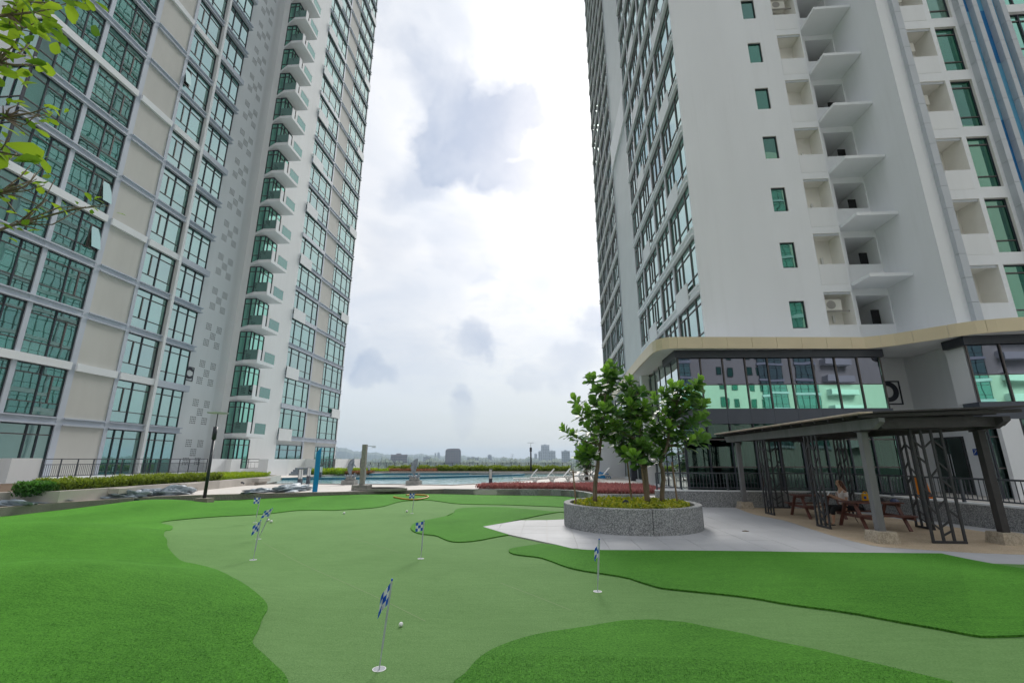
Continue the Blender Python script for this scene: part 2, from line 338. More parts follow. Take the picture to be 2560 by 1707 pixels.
def water_mat():
    m, n, l = new_mat('pool_water')
    out = nd(n, 'ShaderNodeOutputMaterial')
    b = nd(n, 'ShaderNodeBsdfPrincipled', ins={'Roughness': 0.04, 'IOR': 1.33, 'Specular IOR Level': 0.6})
    b.inputs['Base Color'].default_value = (0.30, 0.52, 0.58, 1)
    geo = nd(n, 'ShaderNodeNewGeometry')
    mp = nd(n, 'ShaderNodeMapping'); mp.inputs['Scale'].default_value = (1, 0.6, 1); l.new(geo.outputs['Position'], mp.inputs[0])
    ns = nd(n, 'ShaderNodeTexNoise', ins={'Scale': 1.6, 'Detail': 3.0, 'Distortion': 1.0}); l.new(mp.outputs[0], ns.inputs['Vector'])
    bp = nd(n, 'ShaderNodeBump', ins={'Strength': 0.30, 'Distance': 0.10}); l.new(ns.outputs[0], bp.inputs['Height']); l.new(bp.outputs[0], b.inputs['Normal'])
    l.new(b.outputs[0], out.inputs[0])
    return m
WATER = water_mat()

# ------------------------------------------------------------------ mesh helpers
class MB:
    def __init__(s):
        s.v, s.f, s.m, s.mi = [], [], [], 0
    def add(s, vs, fs):
        b = len(s.v); s.v += [tuple(p) for p in vs]
        for f in fs:
            s.f.append(tuple(b + i for i in f)); s.m.append(s.mi)
        return s
    def box(s, x0, x1, y0, y1, z0, z1):
        if x0 > x1: x0, x1 = x1, x0
        if y0 > y1: y0, y1 = y1, y0
        return s.add([(x0, y0, z0), (x1, y0, z0), (x1, y1, z0), (x0, y1, z0), (x0, y0, z1), (x1, y0, z1), (x1, y1, z1), (x0, y1, z1)],
                     [(0, 3, 2, 1), (4, 5, 6, 7), (0, 1, 5, 4), (1, 2, 6, 5), (2, 3, 7, 6), (3, 0, 4, 7)])
    def quad(s, a, b, c, d):
        return s.add([a, b, c, d], [(0, 1, 2, 3)])
    def prism(s, poly, z0, z1):
        n = len(poly)
        return s.add([(p[0], p[1], z0) for p in poly] + [(p[0], p[1], z1) for p in poly],
                     [tuple(range(n - 1, -1, -1)), tuple(range(n, 2 * n))] + [(i, (i + 1) % n, n + (i + 1) % n, n + i) for i in range(n)])
    def beam(s, a, b, w, h, up=(0, 0, 1)):
        a, b = Vector(a), Vector(b); d = (b - a).normalized(); u = Vector(up)
        sd = d.cross(u)
        if sd.length < 1e-4: sd = d.cross(Vector((1, 0, 0)))
        sd.normalize(); u2 = sd.cross(d).normalized()
        o = [sd * (w / 2) * i + u2 * (h / 2) * j for i, j in ((-1, -1), (1, -1), (1, 1), (-1, 1))]
        return s.add([a + q for q in o] + [b + q for q in o], [(0, 3, 2, 1), (4, 5, 6, 7), (0, 1, 5, 4), (1, 2, 6, 5), (2, 3, 7, 6), (3, 0, 4, 7)])
    def tube(s, pts, rad, n=6, caps=True):
        pts = [Vector(p) for p in pts]
        if not hasattr(rad, '__len__'): rad = [rad] * len(pts)
        vs, fs = [], []
        ref = None
        for i, p in enumerate(pts):
            d = (pts[min(i + 1, len(pts) - 1)] - pts[max(i - 1, 0)]).normalized()
            if ref is None:
                ref = d.orthogonal().normalized()
            ref = (ref - d * ref.dot(d)); 
            ref = ref.normalized() if ref.length > 1e-5 else d.orthogonal().normalized()
            q = d.cross(ref)
            for k in range(n):
                a = 2 * PI * k / n
                vs.append(p + (ref * math.cos(a) + q * math.sin(a)) * rad[i])
        for i in range(len(pts) - 1):
            for k in range(n):
                fs.append((i * n + k, i * n + (k + 1) % n, (i + 1) * n + (k + 1) % n, (i + 1) * n + k))
        if caps:
            fs.append(tuple(range(n - 1, -1, -1))); fs.append(tuple((len(pts) - 1) * n + k for k in range(n)))
        return s.add(vs, fs)
    def lathe(s, prof, n=24, c=(0, 0), sx=1.0, sy=1.0):
        vs = [(c[0] + r * sx * math.cos(2 * PI * k / n), c[1] + r * sy * math.sin(2 * PI * k / n), z) for r, z in prof for k in range(n)]
        fs = [(i * n + k, i * n + (k + 1) % n, (i + 1) * n + (k + 1) % n, (i + 1) * n + k) for i in range(len(prof) - 1) for k in range(n)]
        fs.append(tuple(range(n - 1, -1, -1))); fs.append(tuple((len(prof) - 1) * n + k for k in range(n)))
        return s.add(vs, fs)
    def mesh(s, name, mats, smooth=False):
        me = bpy.data.meshes.new(name)
        me.from_pydata(s.v, [], s.f)
        for m in (mats if isinstance(mats, (list, tuple)) else [mats]): me.materials.append(m)
        if isinstance(mats, (list, tuple)) and len(mats) > 1:
            me.polygons.foreach_set('material_index', s.m)
        if smooth: me.polygons.foreach_set('use_smooth', [True] * len(me.polygons))
        me.update()
        return me
    def build(s, name, mats, parent=None, loc=None, rot=0.0, smooth=False):
        """verts are in world coordinates when loc is None: they are moved to be relative to the parent"""
        if loc is None:
            base = wloc(parent) if parent is not None else Vector((0, 0, 0))
            if base.length > 0: s.v = [(x - base.x, y - base.y, z - base.z) for x, y, z in s.v]
            me = s.mesh(name, mats, smooth)
            return link(name, me, parent)
        return link(name, s.mesh(name, mats, smooth), parent, loc, rot)

def wloc(o):
    p = Vector((0, 0, 0))
    while o is not None:
        p = p + o.location; o = o.parent
    return p

def link(name, data, parent=None, loc=(0, 0, 0), rot=0.0):
    o = bpy.data.objects.new(name, data)
    COL.objects.link(o)
    o.location = loc
    if isinstance(rot, (tuple, list)): o.rotation_euler = rot
    elif rot: o.rotation_euler = (0, 0, rot)
    if parent is not None: o.parent = parent
    return o

def wlink(name, data, root, wpos, rot=0.0):      # child placed at a world position under an unrotated root
    return link(name, data, root, Vector(wpos) - wloc(root), rot)

def thing(name, label, cat, loc=(0, 0, 0), group=None, rot=0.0):
    o = bpy.data.objects.new(name, None); COL.objects.link(o)
    o.empty_display_size = 0.2
    o.location = loc; o.rotation_euler = (0, 0, rot)
    o['label'] = label; o['category'] = cat; o['kind'] = 'thing'
    if group: o['group'] = group
    return o

def tag(o, label, cat, group=None):
    o['label'] = label; o['category'] = cat; o['kind'] = 'thing'
    if group: o['group'] = group
    return o

def struct(o, label=None):
    o['kind'] = 'structure'
    if label: o['label'] = label
    return o

def copy_tree(o, parent=None):
    c = o.copy(); COL.objects.link(c)
    if parent is not None: c.parent = parent
    for ch in list(o.children): copy_tree(ch, c)
    return c

def inside(px, py, poly):
    """vectorised point in polygon"""
    px = np.asarray(px, float); py = np.asarray(py, float)
    r = np.zeros(px.shape, bool); n = len(poly); j = n - 1
    for i in range(n):
        xi, yi = poly[i][0], poly[i][1]; xj, yj = poly[j][0], poly[j][1]
        c = ((yi > py) != (yj > py)) & (px < (xj - xi) * (py - yi) / (yj - yi + 1e-12) + xi)
        r ^= c; j = i
    return r

def densify(poly, step, closed=True):
    out = []
    n = len(poly)
    for i in range(n if closed else n - 1):
        a, b = Vector(poly[i][:2]), Vector(poly[(i + 1) % n][:2])
        k = max(1, int((b - a).length / step))
        for t in range(k): out.append(a + (b - a) * t / k)
    if not closed: out.append(Vector(poly[-1][:2]))
    return out

def smooth_poly(pts, it=2, closed=True):
    pts = [Vector(p[:2]) for p in pts]
    for _ in range(it):
        q = []
        n = len(pts)
        rng = range(n) if closed else range(n - 1)
        if not closed: q.append(pts[0])
        for i in rng:
            a, b = pts[i], pts[(i + 1) % n]
            q += [a * 0.75 + b * 0.25, a * 0.25 + b * 0.75]
        if not closed: q.append(pts[-1])
        pts = q
    return pts

def sheet(name, outer, m, zfun, step=0.4, holes=(), skirt=0.0, parent=None):
    """a polygon filled with a fine mesh that follows zfun, with an edge that turns down by skirt"""
    loops = [densify(outer, step)] + [densify(h, step) for h in holes]
    vs, ed = [], []
    for lp in loops:
        b = len(vs); vs += lp
        ed += [(b + i, b + (i + 1) % len(lp)) for i in range(len(lp))]
    xs = [p.x for p in loops[0]]; ys = [p.y for p in loops[0]]
    gx, gy = np.meshgrid(np.arange(min(xs), max(xs), step) + 0.013, np.arange(min(ys), max(ys), step) + 0.017)
    gx, gy = gx.ravel(), gy.ravel()
    ok = inside(gx, gy, loops[0])
    for h in loops[1:]: ok &= ~inside(gx, gy, h)
    vs += [Vector((a, b)) for a, b in zip(gx[ok], gy[ok])]
    r = delaunay_2d_cdt(vs, ed, [], 0, 1e-4)
    V, Fc = r[0], r[2]
    cx = np.array([sum(V[i].x for i in f) / len(f) for f in Fc]); cy = np.array([sum(V[i].y for i in f) / len(f) for f in Fc])
    keep = inside(cx, cy, loops[0])
    for h in loops[1:]: keep &= ~inside(cx, cy, h)
    mb = MB()
    mb.v = [(p.x, p.y, zfun(p.x, p.y)) for p in V]
    mb.f = [tuple(f) for f, k in zip(Fc, keep) if k]; mb.m = [0] * len(mb.f)
    if skirt > 0:
        for lp in loops:
            n = len(lp)
            area = sum(lp[i].x * lp[(i + 1) % n].y - lp[(i + 1) % n].x * lp[i].y for i in range(n))
            top = [(p.x, p.y, zfun(p.x, p.y)) for p in lp]; bot = [(x, y, z - skirt) for x, y, z in top]
            mb.add(top + bot, [((i, n + i, n + (i + 1) % n, (i + 1) % n) if area > 0 else (i, (i + 1) % n, n + (i + 1) % n, n + i)) for i in range(n)])
    return mb.build(name, m, parent, smooth=True)

def ribbon_wall(name, pts, z0, z1, th, m, parent=None, closed=False):
    """a low wall of thickness th along a plan line; pts is its front edge, the thickness goes to the left of travel"""
    pts = [Vector(p[:2]) for p in pts]
    n = len(pts)
    inn = []
    for i in range(n):
        a = pts[i - 1] if (i > 0 or closed) else pts[i]; b = pts[(i + 1) % n] if (i < n - 1 or closed) else pts[i]
        d = (b - a).normalized(); inn.append(pts[i] + Vector((-d.y, d.x)) * th)
    mb = MB()
    z0f = z0 if callable(z0) else (lambda x, y: z0)
    z1f = z1 if callable(z1) else (lambda x, y: z1)
    vs = []
    for p, q in zip(pts, inn):
        vs += [(p.x, p.y, z0f(p.x, p.y)), (p.x, p.y, z1f(p.x, p.y)), (q.x, q.y, z1f(q.x, q.y)), (q.x, q.y, z0f(q.x, q.y))]
    fs = []
    for i in range(n if closed else n - 1):
        a, b = i * 4, ((i + 1) % n) * 4
        for k in range(4): fs.append((a + k, b + k, b + (k + 1) % 4, a + (k + 1) % 4))
    if not closed: fs += [(0, 1, 2, 3), tuple((n - 1) * 4 + k for k in (3, 2, 1, 0))]
    mb.add(vs, fs)
    bm = bmesh.new(); me = mb.mesh(name, m); bm.from_mesh(me); bmesh.ops.recalc_face_normals(bm, faces=bm.faces); bm.to_mesh(me); bm.free()
    return link(name, me, parent)

def leaves_mesh(name, centers, dirs, ups, lens, wids, tones, m, curve=0.12, seg=3):
    """many leaves in one mesh: each an obovate blade of seg+1 rows, folded a little along the midrib"""
    n = len(centers)
    prof = [(0.0, 0.10), (0.35, 0.62), (0.7, 1.0), (1.0, 0.45)] if seg == 3 else [(0.0, 0.25), (0.55, 1.0), (1.0, 0.12)]
    c = np.asarray(centers, float); d = np.asarray(dirs, float); u = np.asarray(ups, float)
    d /= np.linalg.norm(d, axis=1)[:, None] + 1e-9
    sd = np.cross(d, u); sd /= np.linalg.norm(sd, axis=1)[:, None] + 1e-9
    nn = np.cross(sd, d)
    L = np.asarray(lens)[:, None]; W = np.asarray(wids)[:, None]
    rows = []
    for t, w in prof:
        mid = c + d * L * t - nn * (L * curve * t * t)
        rows.append(mid - sd * W * 0.5 * w + nn * W * 0.12 * w); rows.append(mid); rows.append(mid + sd * W * 0.5 * w + nn * W * 0.12 * w)
    k = len(prof)
    V = np.stack(rows, 1).reshape(-1, 3)
    fl = []
    for i in range(k - 1):
        a = i * 3
        fl += [(a, a + 1, a + 4, a + 3), (a + 1, a + 2, a + 5, a + 4)]
    fl = np.array(fl)
    FA = (fl[None] + (np.arange(n) * k * 3)[:, None, None]).reshape(-1, 4)
    me = bpy.data.meshes.new(name)
    me.vertices.add(len(V)); me.vertices.foreach_set('co', V.ravel().astype('f'))
    me.loops.add(FA.size); me.loops.foreach_set('vertex_index', FA.ravel().astype('i'))
    me.polygons.add(len(FA)); me.polygons.foreach_set('loop_start', np.arange(0, FA.size, 4, dtype='i'))
    me.polygons.foreach_set('use_smooth', np.ones(len(FA), bool))
    me.update(calc_edges=True)
    at = me.attributes.new('tone', 'FLOAT', 'POINT')
    at.data.foreach_set('value', np.repeat(np.asarray(tones, float), k * 3).astype('f'))
    me.materials.append(m)
    return me

# ------------------------------------------------------------------ the ground of the roof terrace
DECK = 0.28
BUMPS = [(-6.2, 5.8, 2.4, 1.15, 0.43), (-10.4, 9.3, 3.2, 1.25, 0.42), (-14.0, 16.2, 1.8, 1.6, 0.27), (-8.0, 20.8, 6.0, 2.2, 0.15),
         (6.2, 7.2, 4.0, 1.3, 0.12), (1.2, 2.6, 2.2, 1.1, 0.09), (-0.8, 15.2, 2.2, 1.6, 0.06), (-4.2, 4.4, 1.1, 0.9, 0.05), (3.2, 8.6, 1.6, 0.7, 0.05)]
def hgt(x, y):
    z = 0.0
    for cx, cy, rx, ry, h in BUMPS:
        z += h * math.exp(-((x - cx) / rx) ** 2 - ((y - cy) / ry) ** 2)
    return z
def hit(u, v):
    z = 0.0; p = atz(u, v, 0)
    for _ in range(14):
        z = 0.6 * z + 0.4 * min(hgt(p.x, p.y), 0.6); p = atz(u, v, z)
    return p

Za = lambda *l: [(x * .3827, 1280 + y * .3827) for x, y in l]
Zb = lambda *l: [(800 + x * .3827, 1280 + y * .3827) for x, y in l]
Zc = lambda *l: [(1660 + x * .3827, 1280 + y * .3827) for x, y in l]
Lb = lambda *l: [(400 + x * .1871, 1120 + y * .1871) for x, y in l]
Ma = lambda *l: [(840 + x * .1871, 1080 + y * .1871) for x, y in l]
Na = lambda *l: [(1200 + x * .1871, 1080 + y * .1871) for x, y in l]
H = lambda l: [hit(*p) for p in l]
ZD = lambda l: [atz(u, v, DECK) for u, v in l]

LOWWALL = ZD([(0, 1269), (131, 1258), (299, 1247), (400, 1241), (531, 1237), (643, 1234), (740, 1232), (840, 1230), (920, 1228.6), (1008, 1226), (1079, 1223.5), (1113, 1222.4)])
LOWWALL = [Vector((-16.9, 2.0, 0)), Vector((-16.5, 9.0, 0))] + LOWWALL
GRAN = [Vector((-4.95, 22.75, 0)), Vector((-2.9, 22.5, 0)), Vector((-0.66, 22.65, 0)), Vector((0.5, 22.62, 0)), Vector((1.25, 22.0, 0)), Vector((1.6, 21.2, 0)), Vector((1.8, 20.3, 0)), Vector((2.0, 19.6, 0)), Vector((4.6, 19.65, 0)), Vector((5.3, 19.6, 0))]

PAVE_LOW = [atz(u, v) for u, v in Zb((1065, 100), (1235, 152), (1540, 218), (1650, 245), (1750, 253), (2352, 260)) + Zc((1000, 270), (1815, 277), (2352, 405))]
pv_tip, pv_up = PAVE_LOW[0], atz(*Zb((1600, 5))[0])
pv_dir = (pv_up - pv_tip).normalized()
pv_end = pv_tip + pv_dir * 8.2
PAVING = PAVE_LOW + [Vector((9.2, 5.2, 0)), Vector((12.5, 5.2, 0)), Vector((11.9, 9.0, 0)), Vector((11.3, 11.5, 0)), Vector((10.9, 13.5, 0)), Vector((10.2, 17.55, 0)), Vector((6.6, 17.8, 0)), Vector((4.0, 17.95, 0)), pv_end]

t1 = H(Za((1880, 1116), (1850, 1060), (1780, 1000), (1720, 940), (1650, 880), (1645, 840), (1690, 770), (1715, 690), (1750, 640), (1740, 600), (1690, 550), (1600, 480), (1480, 420), (1380, 370), (1280, 345), (1190, 331),
           (1130, 280), (1085, 220), (1095, 190), (1060, 150), (1100, 125), (1135, 100), (1110, 88), (1040, 76)))
t1b = H(Lb((60, 980), (400, 945), (800, 915), (1250, 895), (1550, 870), (1800, 835), (2050, 830), (2350, 835)) + Ma((0, 1045), (400, 1025), (620, 1000), (780, 950), (900, 922), (1220, 905), (1400, 930), (1600, 960), (1900, 968), (2352, 975)) + Na((400, 975), (800, 990), (1130, 1005)))
T1 = smooth_poly(t1 + t1b, 1, False) + [Vector((1.6, 17.6)), Vector((3.9, 18.0)), Vector((3.9, 19.55))] + [Vector(p[:2]) for p in GRAN[::-1][2:]] + [Vector(p[:2]) for p in LOWWALL[::-1]] + [Vector((-16.9, -3)), Vector((-2.6, -3)), Vector((-1.75, 1.0))]
t2 = H(Na((1130, 1075), (900, 1060), (600, 1030), (300, 1005), (0, 1005)) + Ma((2200, 1008), (1900, 1005), (1650, 1020), (1580, 1050), (1590, 1075), (1540, 1110), (1450, 1140)) + Zb((880, 0), (840, 25), (720, 50), (620, 70), (590, 100), (600, 125), (650, 145), (760, 155), (800, 175), (850, 195), (920, 200), (1030, 190), (1150, 165), (1232, 152)))
T2 = smooth_poly(t2, 1, False) + [Vector((pv_tip + (PAVE_LOW[1] - pv_tip) * 0.9)[:2]), Vector(pv_tip[:2]), Vector(pv_up[:2]), Vector((pv_tip + pv_dir * 7.6)[:2]), Vector((2.4, 17.2))]
t3 = H(Zb((1450, 212), (1350, 225), (1250, 240), (1228, 255), (1250, 275), (1320, 287), (1430, 298), (1500, 320), (1600, 360), (1700, 385), (1800, 400), (2000, 430), (2100, 465), (2200, 495)) + Zc((0, 505), (200, 525), (450, 550), (600, 570), (800, 608), (1200, 660), (1500, 718), (1800, 770), (2000, 810), (2090, 823), (2352, 815)))
T3 = smooth_poly(t3, 1, False) + [Vector((6.4, 4.6)), Vector((9.1, 4.8)), Vector((9.18, 5.2))] + [Vector(p[:2]) for p in PAVE_LOW[::-1][:7]]
t4 = H(Zb((880, 1116), (960, 1060), (1000, 1000), (1070, 940), (1150, 895), (1280, 845), (1450, 800), (1700, 765), (1900, 730), (2000, 715), (2200, 712)) + Zc((0, 718), (150, 730), (300, 765), (500, 800), (700, 850), (1000, 910), (1200, 960), (1500, 1030), (1700, 1080), (1850, 1116)))
T4 = smooth_poly(t4, 1, False) + [Vector((4.2, 2.2)), Vector((5.0, -3)), Vector((-0.7, -3)), Vector((-0.9, 1.5))]

# slab that carries the terrace, the green, the turf
struct(MB().box(-60, 50, -40, 66, -28, -0.5).build('terrace_slab', CONC))
green_out = [(-17.2, -4), (12.5, -4), (12.5, 20), (6.5, 21), (2.2, 24), (-5, 26), (-17.2, 20)]
struct(sheet('putting_green', [Vector(p) for p in green_out], PUTT, hgt, 0.33))
TZ = lambda x, y: hgt(x, y) + 0.022
turf_objs = []
for nm, poly in (('turf', T1), ('turf', T2), ('turf', T3), ('turf', T4)):
    o = sheet(nm, poly, TURF, TZ, 0.22, skirt=0.02)
    struct(o); turf_objs.append(o)

# taped seams between the rolls of the green
for seam in (Za((1715, 195), (2100, 395)) + Zb((250, 500), (470, 602), (690, 712)), Zb((1180, 462), (1400, 545), (1640, 640)), Zb((180, 158), (330, 205), (520, 262))):
    sp = [hit(*q) for q in seam]
    pts = densify(sp, .2, False); mb = MB()
    for a, b in zip(pts[:-1], pts[1:]):
        d = (b - a).normalized(); nn = Vector((-d.y, d.x)) * .006
        mb.add([(a.x - nn.x, a.y - nn.y, hgt(a.x, a.y) + .003), (b.x - nn.x, b.y - nn.y, hgt(b.x, b.y) + .003), (b.x + nn.x, b.y + nn.y, hgt(b.x, b.y) + .003), (a.x + nn.x, a.y + nn.y, hgt(a.x, a.y) + .003)], [(0, 1, 2, 3)])
    mb.build('seam', MATS['putting_seam'], bpy.data.objects['putting_green'])

# pile of the nearest turf as real blades
def blades():
    for o, poly, (x0, x1, y0, y1) in ((turf_objs[0], T1, (-7.5, -1.2, 2.0, 8.5)), (turf_objs[3], T4, (-0.9, 4.2, 2.0, 4.6)), (turf_objs[2], T3, (0.2, 7.5, 4.3, 8.2))):
        n = int((x1 - x0) * (y1 - y0) * 3600)
        px = nrg.uniform(x0, x1, n); py = nrg.uniform(y0, y1, n)
        d = np.hypot(px, py)
        ok = inside(px, py, poly) & (nrg.random(n) < np.clip((4.2 / d) ** 2.0, 0.10, 1) * np.clip((6.9 - d) / 1.5, 0, 1)) & (py > 0.95 * np.abs(px) * 0.85 - 1)
        px, py = px[ok], py[ok]; n = len(px)
        hz = np.zeros(n)
        for cx, cy, rx, ry, h in BUMPS: hz += h * np.exp(-((px - cx) / rx) ** 2 - ((py - cy) / ry) ** 2)
        d = np.hypot(px, py)
        a = nrg.uniform(0, 2 * PI, n); w = 0.0012 + 0.0005 * d
        ln = nrg.uniform(0.008, 0.022, n); tx = nrg.normal(0, .010, n); ty = nrg.normal(-0.004, .010, n)
        z = hz + 0.020
        V = np.empty((n, 3, 3))
        V[:, 0] = np.stack([px - np.cos(a) * w / 2, py - np.sin(a) * w / 2, z], 1)
        V[:, 1] = np.stack([px + np.cos(a) * w / 2, py + np.sin(a) * w / 2, z], 1)
        V[:, 2] = np.stack([px + tx, py + ty, z + ln], 1)
        me = bpy.data.meshes.new('turf_pile')
        me.vertices.add(n * 3); me.vertices.foreach_set('co', V.ravel().astype('f'))
        me.loops.add(n * 3); me.loops.foreach_set('vertex_index', np.arange(n * 3, dtype='i'))
        me.polygons.add(n); me.polygons.foreach_set('loop_start', np.arange(0, n * 3, 3, dtype='i'))
        me.update(calc_edges=True)
        at = me.attributes.new('tone', 'FLOAT', 'POINT'); at.data.foreach_set('value', np.repeat(nrg.beta(2, 3, n), 3).astype('f'))
        me.materials.append(BLADE)
        p = link('turf_pile', me, o); p['kind'] = 'stuff'
blades()

# tiled paving: a bed, and tiles clipped to the outline
def clip_rect(poly, x0, x1, y0, y1):
    def cut(ps, f, t):
        out = []
        for i in range(len(ps)):
            a, b = ps[i - 1], ps[i]
            fa, fb = f(a), f(b)
            if fa >= 0:
                if fb < 0: out.append(a + (b - a) * (fa / (fa - fb)))
                else: pass
            if fb >= 0:
                if fa < 0: out.append(a + (b - a) * (fa / (fa - fb)))
                out.append(b)
        return out
    ps = [Vector(p[:2]) for p in poly]
    for f in (lambda p: p.x - x0, lambda p: x1 - p.x, lambda p: p.y - y0, lambda p: y1 - p.y):
        ps = cut(ps, f, 0)
        if len(ps) < 3: return []
    return ps
pave = struct(sheet('paving', PAVING, CONC, lambda x, y: 0.018, 0.8, skirt=0.03))
PEB = [atz(u, v) for u, v in [(1836, 1268.7), (1880, 1287)] + Zc((700, 42), (800, 62), (1000, 130), (1200, 190), (1400, 235), (1550, 245))] + [Vector((8.2, 9.55, 0)), Vector((10.3, 9.6, 0)), Vector((10.4, 12.0, 0)), Vector((10.1, 15.0, 0)), Vector((9.8, 17.5, 0)), Vector((6.7, 17.75, 0))]
PEB = smooth_poly(PEB, 1)
sz = 0.6
ix0, ix1 = -3, 21; iy0, iy1 = 8, 31
for i in range(ix0, ix1):
    for j in range(iy0, iy1):
        x0, y0 = i * sz, j * sz
        cxy = (x0 + sz / 2, y0 + sz / 2)
        if inside([cxy[0]], [cxy[1]], PEB)[0] and all(inside([a], [b], PEB)[0] for a, b in ((x0, y0), (x0 + sz, y0), (x0, y0 + sz), (x0 + sz, y0 + sz))): continue
        if math.hypot(cxy[0] - 2.22, cxy[1] - 12.93) < 1.2: continue
        ps = clip_rect(PAVING, x0 + .0035, x0 + sz - .0035, y0 + .0035, y0 + sz - .0035)
        if len(ps) < 3: continue
        ar = abs(sum(ps[k].x * ps[(k + 1) % len(ps)].y - ps[(k + 1) % len(ps)].x * ps[k].y for k in range(len(ps)))) / 2
        if ar < 0.004: continue
        MB().prism(ps, 0.019, 0.0255 + rnd.uniform(-.0008, .0008)).build('tile', PAVEW if cxy[0] < 0.6 else PAVE, pave)
struct(sheet('pebble_floor', PEB, PEBBLE, lambda x, y: 0.031, 0.7, skirt=0.012))

# ------------------------------------------------------------------ pool deck, pool and low walls
POOL = [Vector(p) for p in ((-18.6, 26.2), (-14.6, 27.4), (-12.2, 26.95), (-7.9, 26.85), (-5.3, 26.4), (-3.4, 28.6), (-1.9, 31.2), (0.2, 36.0), (2.4, 42.0), (2.6, 48.0), (-13, 47.4), (-19.2, 46.0), (-19.6, 34.0))]
deck_out = [Vector(p[:2]) for p in LOWWALL] + [Vector(p[:2]) for p in GRAN] + [Vector(p) for p in ((4.05, 17.95), (6.6, 17.8), (10.2, 17.55), (10.9, 13.5), (11.3, 11.5), (11.9, 9.0), (12.5, 5.2), (40, 5.2), (40, 60), (-34, 60), (-34, 2))]
# right-hand walkway behind the railing is part of the same level
deck_out = [Vector(p[:2]) for p in LOWWALL] + [Vector(p[:2]) for p in GRAN[:-2]] + [Vector(p) for p in ((3.9, 19.65), (4.1, 18.1), (6.6, 17.98), (10.36, 17.75), (11.08, 13.55), (11.5, 11.6), (12.1, 9.1), (12.7, 5.2), (40, 5.2), (40, 60), (-34, 60), (-34, 2))]
struct(sheet('deck', deck_out, DECKM, lambda x, y: DECK, 1.2, holes=[POOL], skirt=0.5))
struct(sheet('pool_floor', POOL, POOLTILE, lambda x, y: -0.42, 2.0))
struct(sheet('pool_water', POOL, WATER, lambda x, y: DECK - 0.07, 0.8))
pc = ribbon_wall('pool_coping', densify(POOL, 0.9), DECK - 0.1, DECK + 0.035, -0.28, COPING, closed=True); struct(pc)
# the submerged weirs that divide the pool
for nm, px_l, w in (('pool_weir', Ma((-900, 622), (0, 618), (1100, 608), (2352, 573)) + Na((600, 563),), 0.35), ('pool_weir', Ma((480, 563), (650, 556), (2352, 549)) + Na((520, 551),), 0.35)):
    pts = ZD(px_l)
    o = ribbon_wall(nm, pts, -0.42, DECK + 0.06, w, POOLTILE); tag(o, 'long dark weir kerb across the middle of the pool' if w and px_l[0][0] < 800 else 'straight dark weir kerb at the far side of the pool', 'kerb')

lw = ribbon_wall('low_wall', [p for p in LOWWALL], -0.1, DECK + 0.012, 0.30, GRANITE_T)
tag(lw, 'low tan pebble-finish wall curving along the left edge of the turf', 'wall')
gw = ribbon_wall('planter_wall', smooth_poly(GRAN, 1, False), -0.1, DECK + 0.03, 0.22, GRANITE)
tag(gw, 'low curved dark granite-chip wall in front of the red plants', 'wall')

# round tree planter
pl = thing('tree_planter', 'round grey granite-chip planter holding the three fig trees', 'planter', (2.22, 12.93, 0.02))
def planter():
    Rr, T, Hh = 1.76, 0.17, 0.57
    segs = 4
    for q in range(segs):
        a0 = q * 2 * PI / segs - PI / 2 + 0.10 + 0.004; a1 = (q + 1) * 2 * PI / segs - PI / 2 + 0.10 - 0.004
        n = 20; mb = MB()
        ring = [a0 + (a1 - a0) * k / n for k in range(n + 1)]
        prof = [(Rr, 0), (Rr, Hh - .015), (Rr - .015, Hh), (Rr - T + .015, Hh), (Rr - T, Hh - .015), (Rr - T, 0.1)]
        vs = [(r * math.cos(a), r * math.sin(a), z) for a in ring for r, z in prof]
        m = len(prof)
        fs = [(i * m + k, (i + 1) * m + k, (i + 1) * m + k + 1, i * m + k + 1) for i in range(n) for k in range(m - 1)]
        fs += [tuple(range(m)), tuple(n * m + k for k in range(m - 1, -1, -1))]
        mb.add(vs, fs); mb.build('wall_segment', GRANITE, pl, (0, 0, 0))
    mb = MB(); mb.lathe([(Rr - T, 0.30), (Rr - T - 0.3, 0.47), (0.6, 0.50), (0.02, 0.51)], 32); mb.build('soil', SOIL, pl, (0, 0, 0), smooth=True)
planter()

# left planter wall with hedge and side benches
PW = [(-17.6, 12.4), (-17.4, 14.4), (-16.25, 14.9), (-16.2, 22.6), (-16.35, 23.6), (-16.8, 27.6), (-17.6, 30.4), (-21.0, 31.5)]
pw = thing('hedge_planter', 'long pale concrete planter wall under the hedge by the left walkway', 'planter', (-16.2, 18, DECK))
o = ribbon_wall('wall', [Vector(p) - Vector((-16.2, 18)) for p in PW], 0, 0.38, 0.22, CONC, pw)
for (yy, ln) in ((16.6, 0.9), (19.9, 1.0), (25.6, 1.1)):
    mb = MB(); mb.box(0.01, 0.42, 0, ln, 0.17, 0.36); mb.box(0.01, 0.24, 0.25, ln - 0.05, 0.0, 0.168)
    mb.build('bench_block', CONC, pw, (0.0 if yy < 23 else -0.28, yy - 18, 0))
for yy in (24.4, 27.2):
    mb = MB(); mb.tube([(0, 0, .2), (0.1, 0, .2), (0.16, 0.03, .14)], 0.045, 8); mb.build('wall_lamp', FRAME, pw, (-0.1 if yy < 26 else -0.55, yy - 18, 0))

# ------------------------------------------------------------------ towers
FH, NF = 3.22, 25                      # storey height, storeys
ZB = lambda k: 3.58 + FH * k           # underside of the floor band above storey k
pane_cache = {}
def pane_mesh(w, h, m):
    key = (round(w, 3), round(h, 3), m.name)
    if key not in pane_cache:
        pane_cache[key] = MB().box(-w / 2, w / 2, 0, 0.02, -h / 2, h / 2).mesh('pane', m)
    return pane_cache[key]

